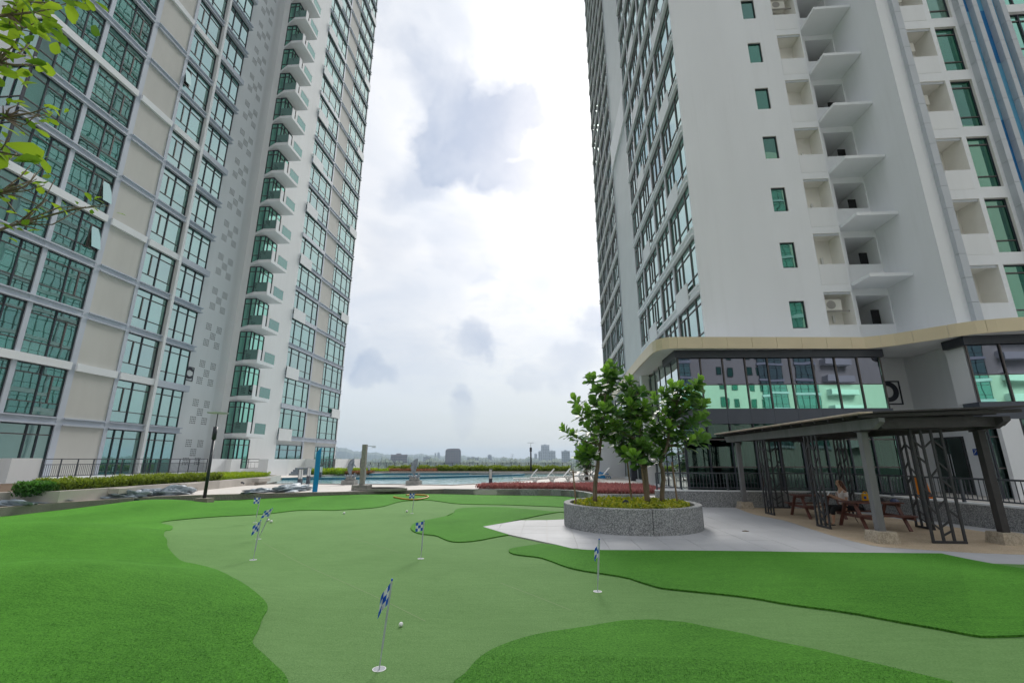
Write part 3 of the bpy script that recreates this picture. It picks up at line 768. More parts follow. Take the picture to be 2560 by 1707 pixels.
class Win:
    """window in its own plane: local x along the wall, -y outwards, z up from the sill"""
    def __init__(s, w, h, verts, low=0.72, top=0.50, split=None, fw=0.065, border=0.035, glass=None, edge=True, fm=None):
        s.w, s.h, s.glass = w, h, glass or GLASS_L
        mb = MB(); mb.mi = 0
        b = border
        mb.box(0, b, -.06, .05, 0, h); mb.box(w - b, w, -.06, .05, 0, h)
        mb.box(b, w - b, -.05, .05, 0, 0.05); mb.box(b, w - b, -.05, .05, h - 0.05, h)
        for x in verts: mb.box(x - fw / 2, x + fw / 2, -.06, .05, 0.05, h - 0.05)
        mb.mi = 1
        xs = [b] + list(verts) + [w - b]
        s.panes = []
        for i in range(len(xs) - 1):
            x0 = xs[i] + (fw / 2 if i > 0 else 0); x1 = xs[i + 1] - (fw / 2 if i < len(xs) - 2 else 0)
            zs = [0.05]
            if low: mb.box(x0, x1, -.04, .03, low - .025, low + .025); zs += [low - .025, low + .025]
            if top: mb.box(x0, x1, -.04, .03, h - top - .03, h - top + .03); zs += [h - top - .03, h - top + .03]
            zs.append(h - 0.05)
            for j in range(0, len(zs), 2):
                mid = (j == 2 and low and top)
                if split is not None and i in split and mid:
                    xm = (x0 + x1) / 2
                    mb.box(xm - .035, xm + .035, -.05, .03, zs[j], zs[j + 1])
                    s.panes += [(x0, xm - .035, zs[j], zs[j + 1], 1), (xm + .035, x1, zs[j], zs[j + 1], 1)]
                else:
                    s.panes.append((x0, x1, zs[j], zs[j + 1], 0))
        s.frame = mb.mesh('window', [fm or FRAME, BRONZE])
        gb = MB()
        for x0, x1, z0, z1, _ in s.panes: gb.box(x0, x1, 0.0, 0.02, z0, z1)
        s.joined = gb.mesh('glazing', s.glass)
    def place(s, root, wpos, rot, single=False, openp=0.0):
        o = wlink('window', s.frame, root, wpos, rot)
        if not single:
            g = link('glazing', s.joined, o, (0, 0, 0)); return o
        for x0, x1, z0, z1, cas in s.panes:
            p = link('pane', pane_mesh(x1 - x0, z1 - z0, s.glass), o, ((x0 + x1) / 2, 0, (z0 + z1) / 2))
            p.rotation_euler = (R(rnd.gauss(0, .22)), 0, R(rnd.gauss(0, .22)))
            if cas and rnd.random() < openp:
                p.rotation_euler = (R(-13), 0, 0); p.location.y -= 0.15
        return o

def boxpart(name, m, root, *boxes):
    mb = MB()
    for b in boxes: mb.box(*b)
    return mb.build(name, m, root)

def wall_holes(name, m, root, s0, s1, z0, z1, holes, place, depth, mrev=None, mback=None, back=True):
    """a wall face with recesses: place(s, n, z) maps wall coordinates (n outwards) to the world"""
    mrev = mrev or m; mback = mback or mrev
    xs = sorted({s0, s1, *[h[0] for h in holes], *[h[1] for h in holes]}); zs = sorted({z0, z1, *[h[2] for h in holes], *[h[3] for h in holes]})
    mb = MB()
    for i in range(len(xs) - 1):
        for j in range(len(zs) - 1):
            cx, cz = (xs[i] + xs[i + 1]) / 2, (zs[j] + zs[j + 1]) / 2
            if any(h[0] < cx < h[1] and h[2] < cz < h[3] for h in holes): continue
            mb.quad(place(xs[i], 0, zs[j]), place(xs[i + 1], 0, zs[j]), place(xs[i + 1], 0, zs[j + 1]), place(xs[i], 0, zs[j + 1]))
    for h in holes:
        a, b, c, d = h[:4]; dp = h[4] if len(h) > 4 else depth
        mb.mi = 1
        mb.quad(place(a, 0, c), place(a, -dp, c), place(a, -dp, d), place(a, 0, d)); mb.quad(place(b, 0, d), place(b, -dp, d), place(b, -dp, c), place(b, 0, c))
        mb.quad(place(a, 0, d), place(a, -dp, d), place(b, -dp, d), place(b, 0, d)); mb.quad(place(b, 0, c), place(b, -dp, c), place(a, -dp, c), place(a, 0, c))
        mb.mi = 2
        if back: mb.quad(place(a, -dp, c), place(b, -dp, c), place(b, -dp, d), place(a, -dp, d))
        mb.mi = 0
    return mb.build(name, [m, mrev, mback], root)

def text_sign(root, ch, wpos, rot, size, depth=0.03, m=None):
    cu = bpy.data.curves.new('letter', 'FONT'); cu.body = ch; cu.size = size; cu.extrude = depth; cu.offset = size * 0.035
    cu.align_x = 'CENTER'; cu.align_y = 'CENTER'; cu.materials.append(m or FRAME)
    t = bpy.data.objects.new('letter', cu); COL.objects.link(t)
    me = bpy.data.meshes.new_from_object(t.evaluated_get(bpy.context.evaluated_depsgraph_get()))
    bpy.data.objects.remove(t)
    return wlink('letter', me, root, wpos, (PI / 2, 0, rot))

# ---- left tower
LT = thing('apartment_tower', 'tall left tower with green glass bays, beige panels, balconies and the letter C', 'building', (-28, 38, 0))
def left_tower():
    XF = -28.0
    top = ZB(NF) + 1.0
    boxpart('core', WHITE2, LT, (-46, -28.62, 18.95, 58.4, 0, top))
    # shafts between the bays
    for y0, y1, m, dx in ((21.55, 21.8, GREYB, 0.02), (24.5, 24.85, GREYB, 0.02), (27.5, 27.75, GREYB, 0.02)):
        boxpart('pilaster', m, LT, (-28.6, XF + dx, y0, y1, 0.3, top))
    boxpart('white_pillar', WHITE, LT, (-28.6, XF + 0.20, 30.40, 30.63, 0.3, top))
    boxpart('corner_post', FRAME, LT, (-28.07, -27.99, 18.60, 18.68, 0.3, top))
    WA0 = Win(2.87, 2.76, [0.95, 1.9], split=None)
    WA = Win(2.70, 2.76, [1.38], split=[1], fw=.07)
    WBm = Win(2.62, 2.76, [1.25], split=[0], fw=.07)
    WC = Win(2.78, 2.76, [0.86, 1.84], split=None)
    WR = Win(1.5, 2.76, [0.75])
    G0 = [Win(w.w, 3.2, v, low=0, top=.55, split=None) for w, v in ((WA0, [0.95, 1.9]), (WA, [1.38, 2.0]), (WBm, [.62, 1.25]), (WC, [.5, 1.0, 1.84]))]
    bandm = {}
    for k in range(-1, NF):
        zb = ZB(k)
        zw = zb + 0.45                       # sill of the storey above band k
        if k == -1:
            for w, y in zip(G0, (18.68, 21.8, 27.75, 30.65)): w.place(LT, (XF - .12, y, 0.36), PI / 2)
            boxpart('beige_panel', BEIGE, LT, (-28.6, XF - .03, 24.85, 27.5, 0.36, ZB(0)))
            continue
        single = k < 9
        wht = k % 3 == 1
        for w, y in ((WA0, 18.68), (WA, 21.8), (WBm, 27.75), (WC, 30.65)):
            w.place(LT, (XF - .12, y, zw), PI / 2, single, 0.10)
        boxpart('beige_panel', BEIGE, LT, (-28.6, XF - .03, 24.87, 27.48, zw, ZB(k + 1)))
        # the glazed return round the near corner
        WR.place(LT, (-29.55, 18.72, zw), 0.0, False)
        # floor bands
        for y0, y1 in ((18.6, 24.52), (24.84, 27.5), (27.74, 30.40)):
            if wht:
                boxpart('floor_band', WHITE, LT, (-28.5, XF + .14, y0, y1, zb, zw))
            else:
                boxpart('floor_band', GREYB, LT, (-28.5, XF - .005, y0, y1, zb + .08, zw - .07), (-28.5, XF + .12, y0 + .01, y1 - .01, zb, zb + .08), (-28.5, XF + .12, y0 + .01, y1 - .01, zw - .07, zw))
        thick = k % 3 == 1
        if thick: boxpart('floor_band', GREYB, LT, (-28.5, XF + .20, 30.64, 33.66, zb - .02, zw))
        else: boxpart('floor_band', GREYB, LT, (-28.5, XF + .05, 30.64, 33.60, zb + .06, zw - .08), (-28.5, XF + .20, 30.64, 33.66, zb, zb + .06), (-28.5, XF + .20, 30.64, 33.66, zw - .08, zw))
        boxpart('floor_band', WHITE if wht else GREYB, LT, (-29.55, -28.505, 18.60, 18.93, zb, zw))
    boxpart('end_wall', WHITE, LT, (-46, -29.56, 18.66, 18.95, 0, top))
    # wall with the vent pattern
    boxpart('vent_wall', WHITE, LT, (-29.0, -28.35, 33.44, 37.1, 0.3, top))
    gm = MB()
    for k in range(0, NF):
        T = 3.23 + FH * k
        for yy, zz in ((34.9, T), (36.16, T), (35.53, T - .71), (34.9, T - 1.40), (36.16, T - 1.40)):
            for i in range(4):
                for j in range(4): gm.box(-28.36, -28.346, yy + i * .165, yy + i * .165 + .10, zz - .58 + j * .155, zz - .495 + j * .155)
    vh = gm.build('vent_holes', mat('vent_shadow', (0.16, 0.165, 0.17), 0.8, 0.2), LT); vh['kind'] = 'stuff'
    # letter C in its frame
    boxpart('sign_frame', FRAME, LT, (-28.35, -28.31, 33.36, 34.42, 8.80, 8.86), (-28.35, -28.31, 33.36, 34.42, 7.74, 7.80), (-28.35, -28.31, 34.36, 34.42, 7.80, 8.80), (-28.35, -28.31, 33.36, 33.42, 7.80, 8.80))
    text_sign(LT, 'C', (-28.33, 33.90, 8.30), PI / 2, 1.15)
    # recess, balcony column
    boxpart('recess_wall', WHITE2, LT, (-30.0, -27.95, 38.62, 38.9, 0.3, top))
    boxpart('balcony_wall', WHITE2, LT, (-28.6, -26.98, 40.56, 45.04, 0.3, top))
    WF = Win(1.08, 2.78, [0.62], low=.75, top=.5, fw=.08, glass=GLASS_G)
    WS = Win(1.98, 2.78, [0.5, 1.25], low=0, top=.5, fw=.08, glass=GLASS_G)
    slab = MB(); slab.prism([(0, 0), (1.15, -.62), (2.45, -.62), (2.45, 2.0), (0, 2.0)], 0.10, 0.40)
    slabm = slab.mesh('balcony', WHITE)
    rail = MB().box(0, .02, -.17, 1.40, 0, .92).mesh('glass_panel', GLASS_B)
    railf = MB().box(0, 1.20, 0, .02, 0, .92).mesh('glass_panel', GLASS_B)
    divm = MB().box(0, .05, 0, .45, 0, .95).mesh('white_panel', WHITE)
    hr = MB().box(-.02, .04, 0, 1.42, .92, .95).mesh('handrail', GREYCAP)
    boxpart('bay_back', DARKIN, LT, (-27.9, -27.2, 38.95, 40.55, 0.3, top))
    for k in range(-1, NF):
        zs = 3.45 + FH * k
        if k >= 0:
            b = wlink('balcony', slabm, LT, (-27.95, 38.60, zs))
            link('glass_panel', rail, b, (2.42, .56, .40)); link('glass_panel', railf, b, (1.17, -.60, .40))
            link('white_panel', divm, b, (2.39, -.60, .40)); link('handrail', hr, b, (2.42, .56, .40))
            boxpart('spandrel', WHITE2, LT, (-27.93, -26.9, 38.66, 40.56, zs - .02, zs + .42))
            zz = zs + .42
        else: zz = 0.62
        WF.place(LT, (-27.93, 38.62, zz), 0.0)
        WS.place(LT, (-26.86, 38.62 - .02, zz), PI / 2)
    # far block
    FX = -27.0
    WFA = Win(5.1, 2.76, [.78, 2.3, 4.0], fw=.065)
    WFB = Win(5.1, 2.76, [.70, 2.45, 4.0], fw=.065)
    boxpart('far_block_wall', WHITE2, LT, (-28.6, FX - .16, 45.05, 58.5, 0.3, top))
    boxpart('pilaster', GREYB, LT, (FX - .16, FX, 45.04, 45.10, 0.3, top))
    boxpart('pilaster', GREYB, LT, (FX - .16, FX, 50.22, 50.5, 0.3, top))
    boxpart('pilaster', WHITE, LT, (FX - .16, FX + .02, 58.36, 58.52, 0.3, top))
    pw_ = MB().box(0, .06, 0, 2.4, 0, 1.2).mesh('white_panel', WHITE)
    pw2 = MB().box(0, .06, 0, 2.3, 0, 1.1).mesh('white_panel', WHITE)
    for k in range(-1, NF):
        zb = ZB(k); zw = zb + .45
        if k == -1:
            zw = 0.36
        WFA.place(LT, (FX - .08, 45.10, zw), PI / 2); WFB.place(LT, (FX - .08, 53.2, zw), PI / 2)
        boxpart('beige_panel', BEIGE, LT, (FX - .2, FX - .04, 50.5, 53.2, zw, ZB(k + 1)))
        if k < 0: continue
        th = k % 3 == 1
        boxpart('floor_band', GREYB, LT, (FX - .2, FX + (.12 if th else .02), 45.02, 50.24, zb + .05, zw - .02), (FX - .2, FX + .12, 45.02, 50.24, zb, zb + .05), (FX - .2, FX + .12, 45.02, 50.24, zw - .02, zw))
        boxpart('floor_band', GREYB, LT, (FX - .2, FX - .01, 50.48, 53.2, zb + .06, zw - .06), (FX - .2, FX + .08, 50.48, 53.2, zb, zb + .06), (FX - .2, FX + .08, 50.48, 53.2, zw - .06, zw))
        boxpart('floor_band', GREYB, LT, (FX - .2, FX + .02, 53.2, 58.5, zb + .05, zw - .02), (FX - .2, FX + .12, 53.2, 58.6, zb, zb + .05), (FX - .2, FX + .12, 53.2, 58.6, zw - .02, zw))
        if k % 2 == 0: wlink('white_panel', pw_, LT, (FX + .10, 45.08, zb - .06))
        if k % 4 == 1: wlink('white_panel', pw2, LT, (FX + .10, 56.2, zb + .0))
    boxpart('roof_parapet', WHITE, LT, (-46.1, -26.9, 18.55, 58.6, top, top + .8))
left_tower()

# ---- right tower
RTW = thing('apartment_tower', 'tall right tower with plain white front wall, stacked openings and the letter D', 'building', (8.1, 22.6, 0))
def right_tower():
    XF, YF = 8.1, 22.6
    top = ZB(NF) + 1.0
    fr = lambda y: (lambda s, n, z: (s, y - n, z))
    # front wall with small windows and service recesses
    wins, acs, cors = [], [], []
    for n in range(0, 12):
        wins.append((12.33, 13.07, 7.95 + FH * n, 9.38 + FH * n, 0.14))
        acs.append((14.06, 15.38, 8.09 + FH * n, 9.82 + FH * n, 0.95))
        cors.append((15.84, 17.40, 8.20 + FH * n, 9.72 + FH * n, 2.6))
    wall_holes('front_wall', WHITE, RTW, XF + .03, 15.45, 0.28, top, wins + acs, fr(YF), 0.1, CREAM, CREAM)
    boxpart('wall_edge', WHITE, RTW, (15.45, 15.452, YF + .001, 23.0, .28, top))
    wall_holes('corridor_wall', WHITE, RTW, 15.45, 17.46, 0.28, top, cors, fr(23.0), 0.1, WHITE2, WHITE2)
    sq = Win(.74, 1.43, [], low=0, top=0, glass=GLASS_W)
    acb = MB(); acb.box(0, .80, 0, .30, 0, .56); acb.mi = 1
    acb.lathe([(.22, 0), (.22, .004)], 16, (0, 0))
    # turn the fan disc to the front
    nv = len(acb.v) - 32
    acb.v[nv:] = [(x + .30, -.012 + (0.012 if z < .002 else 0), y + .28) for x, y, z in acb.v[nv:]]
    acmesh = acb.mesh('air_conditioner', [ACM, ACD])
    bra = MB().box(-.05, 1.34, -.02, 0.03, 0, .05).mesh('bracket', ACD)
    pipe = MB().box(0, .09, 0, .07, 0, .38).mesh('pipe_cover', WHITEPL)
    doorm = MB().box(0, .55, 0, .04, 0, 1.0).mesh('door', BLACK)
    can = MB(); can.box(0, 1.96, 0, 1.72, 0, .16)
    canm = can.mesh('canopy_slab', WHITE)
    lin = MB().box(0, 1.32, 0, .02, 0, .12).mesh('lintel', GREYCAP)
    for n in range(0, 12):
        dz = FH * n
        o = wlink('window', sq.frame, RTW, (12.33, YF + .12, 7.95 + dz)); link('glazing', sq.joined, o)
        wlink('lintel', lin, RTW, (14.06, YF + .06, 9.70 + dz))
        if n in (0, 6):
            wlink('air_conditioner', acmesh, RTW, (14.22, YF + .30, 8.95 + dz)); wlink('bracket', bra, RTW, (14.08, YF + .32, 8.88 + dz))
        wlink('pipe_cover', pipe, RTW, (14.85 if n in (0, 6) else 14.80, YF + .85, 8.45 + dz))
        wlink('door', doorm, RTW, (17.0, 23.8, 8.2 + dz))
        wlink('canopy_slab', canm, RTW, (15.49, 21.30, 10.08 - FH + dz))
        boxpart('service_parapet', WHITE2, RTW, (14.06, 15.38, YF - .012, YF - .002, 8.09 - 1.1 + dz, 8.09 + dz))
    # wall that comes forward, and the front block beside it
    boxpart('side_wall', WHITE, RTW, (17.46, 17.50, 19.76, 23.2, .28, top))
    BY = 19.75
    acs2, tall = [], []
    for n in range(-3, 9):
        acs2.append((18.38, 19.72, 17.78 + FH * n, 19.52 + FH * n, 1.1)); tall.append((19.92, 20.93, 16.87 + FH * n, 19.53 + FH * n, .22))
    wall_holes('block_wall', WHITE, RTW, 17.46, 21.2, .28, top, acs2 + tall, fr(BY), .2, CREAM, CREAM)
    tw = Win(1.01, 2.66, [], low=.62, top=.36, fw=.06, glass=GLASS_W)
    for n in range(-3, 9):
        dz = FH * n
        o = wlink('window', tw.frame, RTW, (19.92, BY + .18, 16.87 + dz)); link('glazing', tw.joined, o)
        wlink('lintel', lin, RTW, (18.39, BY + .06, 19.40 + dz))
        if n in (0, 1, 2, 3): wlink('air_conditioner', acmesh, RTW, (18.42, BY + .5, 18.62 + dz))
        boxpart('bracket', BLACK, RTW, (18.40, 18.66, BY + .45, BY + .50, 18.30 + dz, 18.36 + dz))
        boxpart('service_parapet', WHITE2, RTW, (18.38, 19.66, BY - .012, BY - .002, 17.78 - 1.0 + dz, 17.78 + dz))
    def strip(x0, x1, y0, z0, z1, m, name, step=1.11):
        z = z0
        while z < z1:
            boxpart(name, m, RTW, (x0, x1, y0, BY + .05, z + .008, min(z + step, z1) - .008)); z += step
    strip(18.06, 18.36, BY - .22, 7.0, 33, GREYCAP, 'cap_panel')
    for x0, x1 in ((21.09, 21.32), (21.72, 21.94), (22.43, 22.64), (22.99, 23.22)): strip(x0, x1, BY - .30, 7.0, 33, GREYCAP, 'cap_panel')
    deep = {(0, 2), (0, 5), (1, 4), (1, 6), (2, 1), (0, 0)}
    for c, (x0, x1) in enumerate(((21.32, 21.72), (21.94, 22.43), (22.64, 22.99))):
        for r in range(8):
            z = 7.0 + r * FH + .45
            boxpart('blue_panel', BLUED if (c, r) in deep else BLUEP, RTW, (x0, x1, BY - .04, BY + .1, z, z + FH - .004))
    ws2 = Win(2.8, 2.75, [.5, 1.6], low=.7, top=.4, glass=GLASS_G)
    for r in range(8):
        z = 7.44 + r * FH
        ws2.place(RTW, (23.25, BY - .1, z), 0.0); boxpart('floor_band', WHITE, RTW, (23.23, 26.2, BY - .30, BY + .1, z - .46, z))
    boxpart('block_body', WHITE2, RTW, (17.52, 30, BY + 1.6, 60, .28, top))
    boxpart('tower_body', WHITE2, RTW, (XF + .35, 17.5, YF + 3.2, 61.7, .28, top))
    boxpart('tower_body', DARKIN, RTW, (XF + .35, 13.4, YF + .3, YF + 3.2, .28, top))
    # window side
    FR2 = mat('brown_grey_frame', (.17, .16, .165), .5, .1)
    W1 = Win(4.05, 2.76, [1.42, 2.95], split=[0], fw=.065, fm=FR2); W2 = Win(3.0, 2.76, [1.0, 2.0], fw=.065, fm=FR2); W3 = Win(4.2, 2.76, [1.4, 2.8], split=[1], fw=.065, fm=FR2); W4 = Win(2.7, 2.76, [.9, 1.8], fw=.065, fm=FR2)
    WF1 = Win(4.0, 2.76, [1.0, 2.0, 3.0], fw=.065, fm=FR2)
    boxpart('side_wall', WHITE, RTW, (XF + .2, XF + .36, YF + .02, 61.8, .28, top))
    boxpart('corner_fin', WHITE, RTW, (XF - .03, XF + .2, YF - .006, YF + .10, .28, top))
    boxpart('stair_shaft', mat('pale_shaft', (.60, .64, .645), .7, .04, .5), RTW, (XF + .05, XF + .19, 37.45, 45.35, .28, top))
    for y0, y1 in ((26.75, 26.98), (30.0, 30.25), (34.45, 34.7), (37.3, 37.46), (45.34, 45.5), (49.5, 49.7), (53.7, 53.9), (57.7, 57.9), (61.6, 61.85)):
        boxpart('pilaster', GREYCAP, RTW, (XF - .02, XF + .2, y0, y1, .28, top))
    pan = MB().box(-.06, 0, 0, 2.2, 0, 1.2).mesh('white_panel', WHITE)
    # windows face -x: local x runs towards -y, so each is set at its far end
    for k in range(1, NF):
        zb = ZB(k); zw = zb + .45
        for w, y1 in ((W1, 26.74), (W2, 29.99), (W3, 34.45), (W4, 37.42), (WF1, 49.5), (WF1, 53.7), (WF1, 57.8), (WF1, 61.7)):
            w.place(RTW, (XF + .10, y1, zw), -PI / 2, False)
        for y0, y1 in ((22.70, 37.46), (45.36, 61.86)):
            boxpart('floor_band', WHITE, RTW, (XF - .04, XF + .2, y0, y1, zb + .1, zw - .08), (XF - .12, XF + .2, y0, y1, zb, zb + .1), (XF - .12, XF + .2, y0, y1, zw - .08, zw))
        if k % 2 == 0:
            wlink('white_panel', pan, RTW, (XF - .08, 24.3, zb - .05)); wlink('white_panel', pan, RTW, (XF - .08, 31.6, zb - .05))
    boxpart('link_beam', WHITE, RTW, (XF - .12, XF + .04, 37.4, 45.45, 33.0, 36.1))
    boxpart('roof_parapet', WHITE, RTW, (XF - .1, 30, 19.7, 61.9, top, top + .8))
right_tower()

# ---- the tower behind the viewpoint: it shows only as reflections in the hall's glass
BT = thing('apartment_tower', 'white tower behind the viewpoint, seen only as a reflection in the hall glass', 'building', (5, -46, 0))
def back_tower():
    top = 68.0
    boxpart('core', BEIGE, BT, (-34, 96, -70, -46.4, 0, top))
    w = Win(4.6, 2.76, [1.2, 2.4, 3.6], fw=.065); w2 = Win(1.0, 1.6, [], low=0, top=0, glass=GLASS_W)
    for k in range(0, 19):
        zb = ZB(k) + .45
        for x in (-29, -22, 12.5, 19.5, 26.0, 34, 52, 58.5, 78, 85):
            w.place(BT, (x, -46.2, zb), PI); boxpart('floor_band', GREYB, BT, (x - 4.8, x + .2, -46.4, -46.0, zb - .45, zb))
        for x in (0, 40, 42, 46, 48): w2.place(BT, (x, -46.32, zb + .7), PI)
        boxpart('balcony', WHITE, BT, (60, 64.5, -46.4, -44.8, zb - .4, zb + .7))
    boxpart('pilaster', WHITE, BT, (-16.5, -15.5, -46.4, -45.4, 0, top)); boxpart('pilaster', WHITE, BT, (6, 7, -46.4, -45.4, 0, top))
back_tower()

# ---- railings
def railing(root, pts, z0, z1, spacing, m=None, post_every=1.9, low=0.10, picket=.016, mid=None, pr=.03):
    """posts, top and bottom rail and balusters along a plan line; z0 is what it stands on"""
    m = m or RAILM
    pts = [Vector(p[:2]) for p in pts]
    pk = MB().box(-picket / 2, picket / 2, -picket / 2, picket / 2, 0, (mid or z1) - z0 - low - .03).mesh('baluster', m)
    ps = MB().box(-pr, pr, -pr, pr, 0, z1 - z0).mesh('post', m)
    for a, b in zip(pts[:-1], pts[1:]):
        L = (b - a).length; d = (b - a) / L; ang = math.atan2(d.y, d.x)
        mb = MB(); mb.beam((a.x, a.y, z1), (b.x, b.y, z1), .06, .045); mb.build('top_rail', m, root)
        mb = MB(); mb.beam((a.x, a.y, z0 + low), (b.x, b.y, z0 + low), .035, .035); mb.build('bottom_rail', m, root)
        if mid: mb = MB(); mb.beam((a.x, a.y, mid), (b.x, b.y, mid), .03, .03); mb.build('middle_rail', m, root)
        n = max(1, round(L / post_every))
        for i in range(n + 1):
            q = a + d * (L * i / n); wlink('post', ps, root, (q.x, q.y, z0), ang)
        n = int(L / spacing)
        for i in range(1, n):
            q = a + d * (L * i / n); wlink('baluster', pk, root, (q.x, q.y, z0 + low + .018), ang)

RW = [(4.02, 17.95), (6.6, 17.78), (10.2, 17.55), (10.55, 15.6), (10.92, 13.54), (11.3, 11.5), (11.9, 9.0), (12.6, 5.2)]
rw = thing('railing_wall', 'grey granite-chip low wall with white coping behind the pergola', 'wall', (4.02, 17.95, 0))
ribbon_wall('wall', [Vector(p) - Vector((4.02, 17.95)) for p in RW], 0.0, 0.56, 0.22, GRANITE, rw)
ribbon_wall('coping', [Vector(p) - Vector((4.02, 17.95)) + Vector((0, -.01)) for p in RW], 0.562, 0.60, 0.24, WHITE, rw)
rr = thing('railing', 'dark metal railing with close upright bars on the granite wall behind the pergola', 'railing', (4.1, 18.05, .6))
railing(rr, [(4.1, 18.06), (6.6, 17.89), (10.3, 17.66), (10.66, 15.6), (11.03, 13.54), (11.41, 11.5), (12.0, 9.0)], 0.60, 1.20, 0.115, low=.08)

# ---- podium of the right tower
POD = thing('podium_hall', 'two-storey glass hall with champagne fascia at the foot of the right tower', 'building', (10, 21, 0))
def podium():
    arc = [(5.55, 38.0), (5.35, 33.0), (5.12, 28.0), (5.0, 24.0), (4.97, 21.2), (4.99, 20.7), (5.07, 20.3), (5.25, 20.0), (5.5, 19.87), (5.85, 19.84), (14.1, 20.48), (14.6, 20.24), (15.0, 19.98), (16.32, 18.56), (16.75, 18.22), (17.3, 18.0), (17.9, 17.85), (20.5, 17.5), (25.0, 17.0)]
    # slab with white soffit
    mb = MB(); mb.prism(arc + [(25, 22.5), (8.05, 22.5), (8.05, 38.0)], 6.40, 6.86); mb.build('roof_slab', WHITE2, POD)
    # fascia panels
    d = densify(arc, 0.12, False)
    acc = [0.0]
    for a, b in zip(d[:-1], d[1:]): acc.append(acc[-1] + (b - a).length)
    s, i0 = 0.0, 0
    while i0 < len(d) - 2:
        i1 = i0
        while i1 < len(d) - 1 and acc[i1] - acc[i0] < 1.04: i1 += 1
        seg = [Vector(p) for p in d[i0:i1 + 1]]
        # a small shadow gap at each joint
        e0 = (seg[1] - seg[0]).normalized(); seg[0] = seg[0] + e0 * .006; e1 = (seg[-1] - seg[-2]).normalized(); seg[-1] = seg[-1] - e1 * .006
        mb = MB(); n = len(seg)
        nr = []
        for k in range(n):
            t = (seg[min(k + 1, n - 1)] - seg[max(k - 1, 0)]).normalized(); nr.append(Vector((t.y, -t.x)))
        vs = []
        for p, q in zip(seg, nr):
            o = p - q * -.03; i = p - q * .02      # outwards is to the right of travel reversed
            vs += [(o.x, o.y, 6.38), (o.x, o.y, 6.90), (i.x, i.y, 6.90), (i.x, i.y, 6.38)]
        fs = [(a * 4 + k, (a + 1) * 4 + k, (a + 1) * 4 + (k + 1) % 4, a * 4 + (k + 1) % 4) for a in range(n - 1) for k in range(4)] + [(0, 1, 2, 3), tuple((n - 1) * 4 + k for k in (3, 2, 1, 0))]
        mb.add(vs, fs); mb.build('fascia_panel', CHAMP, POD)
        i0 = i1
    # glazed front
    A, B = Vector((5.96, 20.40)), Vector((14.75, 20.76))
    def front(A, B, n, g_up, g_lo, g_gr, rows, gr_split=True):
        dv = (B - A); L = dv.length; dv = dv / L; ang = math.atan2(dv.y, dv.x)
        w = L / n
        z_up, z_gr, z_bd, z_ft = rows
        for i in range(n):
            p = A + dv * (w * i)
            for nm, z0, z1, g in (('pane', z_gr, z_up, g_up), ('pane', z_bd, z_gr, g_lo)):
                o = wlink(nm, pane_mesh(w - .05, z1 - z0 - .04, g), POD, (p.x + dv.x * w / 2, p.y + dv.y * w / 2, (z0 + z1) / 2), ang)
                o.rotation_euler = (R(rnd.gauss(0, .12)), 0, ang + R(rnd.gauss(0, .12)))
            for z0, z1 in ((.32, 1.35), (1.40, 2.48), (2.53, z_ft)):
                wlink('pane', pane_mesh(w - .05, z1 - z0, g_gr), POD, (p.x + dv.x * w / 2, p.y + dv.y * w / 2, (z0 + z1) / 2), ang)
        for i in range(n + 1):
            p = A + dv * (w * i); nn = Vector((dv.y, -dv.x))
            mb = MB(); mb.beam((p.x + nn.x * .04, p.y + nn.y * .04, .3), (p.x + nn.x * .04, p.y + nn.y * .04, z_ft), .05, .06, up=(dv.x, dv.y, 0)); mb.build('mullion', FRAME, POD)
            mb = MB(); mb.beam((p.x + nn.x * .03, p.y + nn.y * .03, z_bd), (p.x + nn.x * .03, p.y + nn.y * .03, z_up), .05, .05, up=(dv.x, dv.y, 0)); mb.build('mullion', BRONZE, POD)
        for z in (1.375, 2.505):
            mb = MB(); mb.beam((A.x, A.y, z), (B.x, B.y, z), .06, .05); mb.build('transom', BRONZE, POD)
        mb = MB(); mb.beam((A.x, A.y, z_gr), (B.x, B.y, z_gr), .05, .035); mb.build('transom', BRONZE, POD)
        return ang
    rows = (6.05, 4.86, 3.80, 3.16)
    front(A, B, 9, GLASS_D, GLASS_G, GLASS_T, rows)
    MB().prism([(5.80, 20.26), (14.90, 20.64), (14.90, 22.4), (5.80, 22.4)], 6.05, 6.39).build('spandrel_beam', DARKCLAD, POD)
    k = 9
    for i in range(k):
        p, q = Vector((5.84, 20.27)).lerp(Vector((14.84, 20.66)), i / k), Vector((5.84, 20.27)).lerp(Vector((14.84, 20.66)), (i + 1) / k)
        MB().prism([(p.x + .004, p.y), (q.x - .004, q.y), (q.x - .004, q.y + .5), (p.x + .004, p.y + .5)], 3.16, 3.80).build('cladding_panel', SLATE, POD)
    MB().box(5.98, 14.7, 20.9, 22.5, 3.2, 3.78).build('floor_slab', DARKIN, POD)
    MB().box(6.1, 14.72, 22.3, 22.5, .3, 6.05).build('back_wall', DARKIN, POD)
    MB().box(6.0, 14.72, 20.3, 22.5, .282, .30).build('floor', DARKIN, POD)
    MB().box(14.73, 14.80, 20.80, 22.5, .3, 6.05).build('end_pane', GLASS_G, POD)
    # curtains inside
    for x0, x1 in ((6.15, 7.6), (8.0, 9.4), (10.1, 12.0), (12.6, 14.5)):
        n = int((x1 - x0) / .05); mb = MB(); vs = []
        for i in range(n + 1):
            x = x0 + (x1 - x0) * i / n; y = 21.35 + .05 * math.sin(i * 1.35) + .03 * math.sin(i * .61)
            vs += [(x, y, .34), (x, y, 3.1)]
        mb.add(vs, [(2 * i, 2 * i + 2, 2 * i + 3, 2 * i + 1) for i in range(n)]); mb.build('curtain', TEAL, POD, smooth=True)
    # long side towards the pool
    GN = glass_mat('pale_reflecting_glass', (.72, .80, .80), (.05, .12, .10), .75, wav=.02)
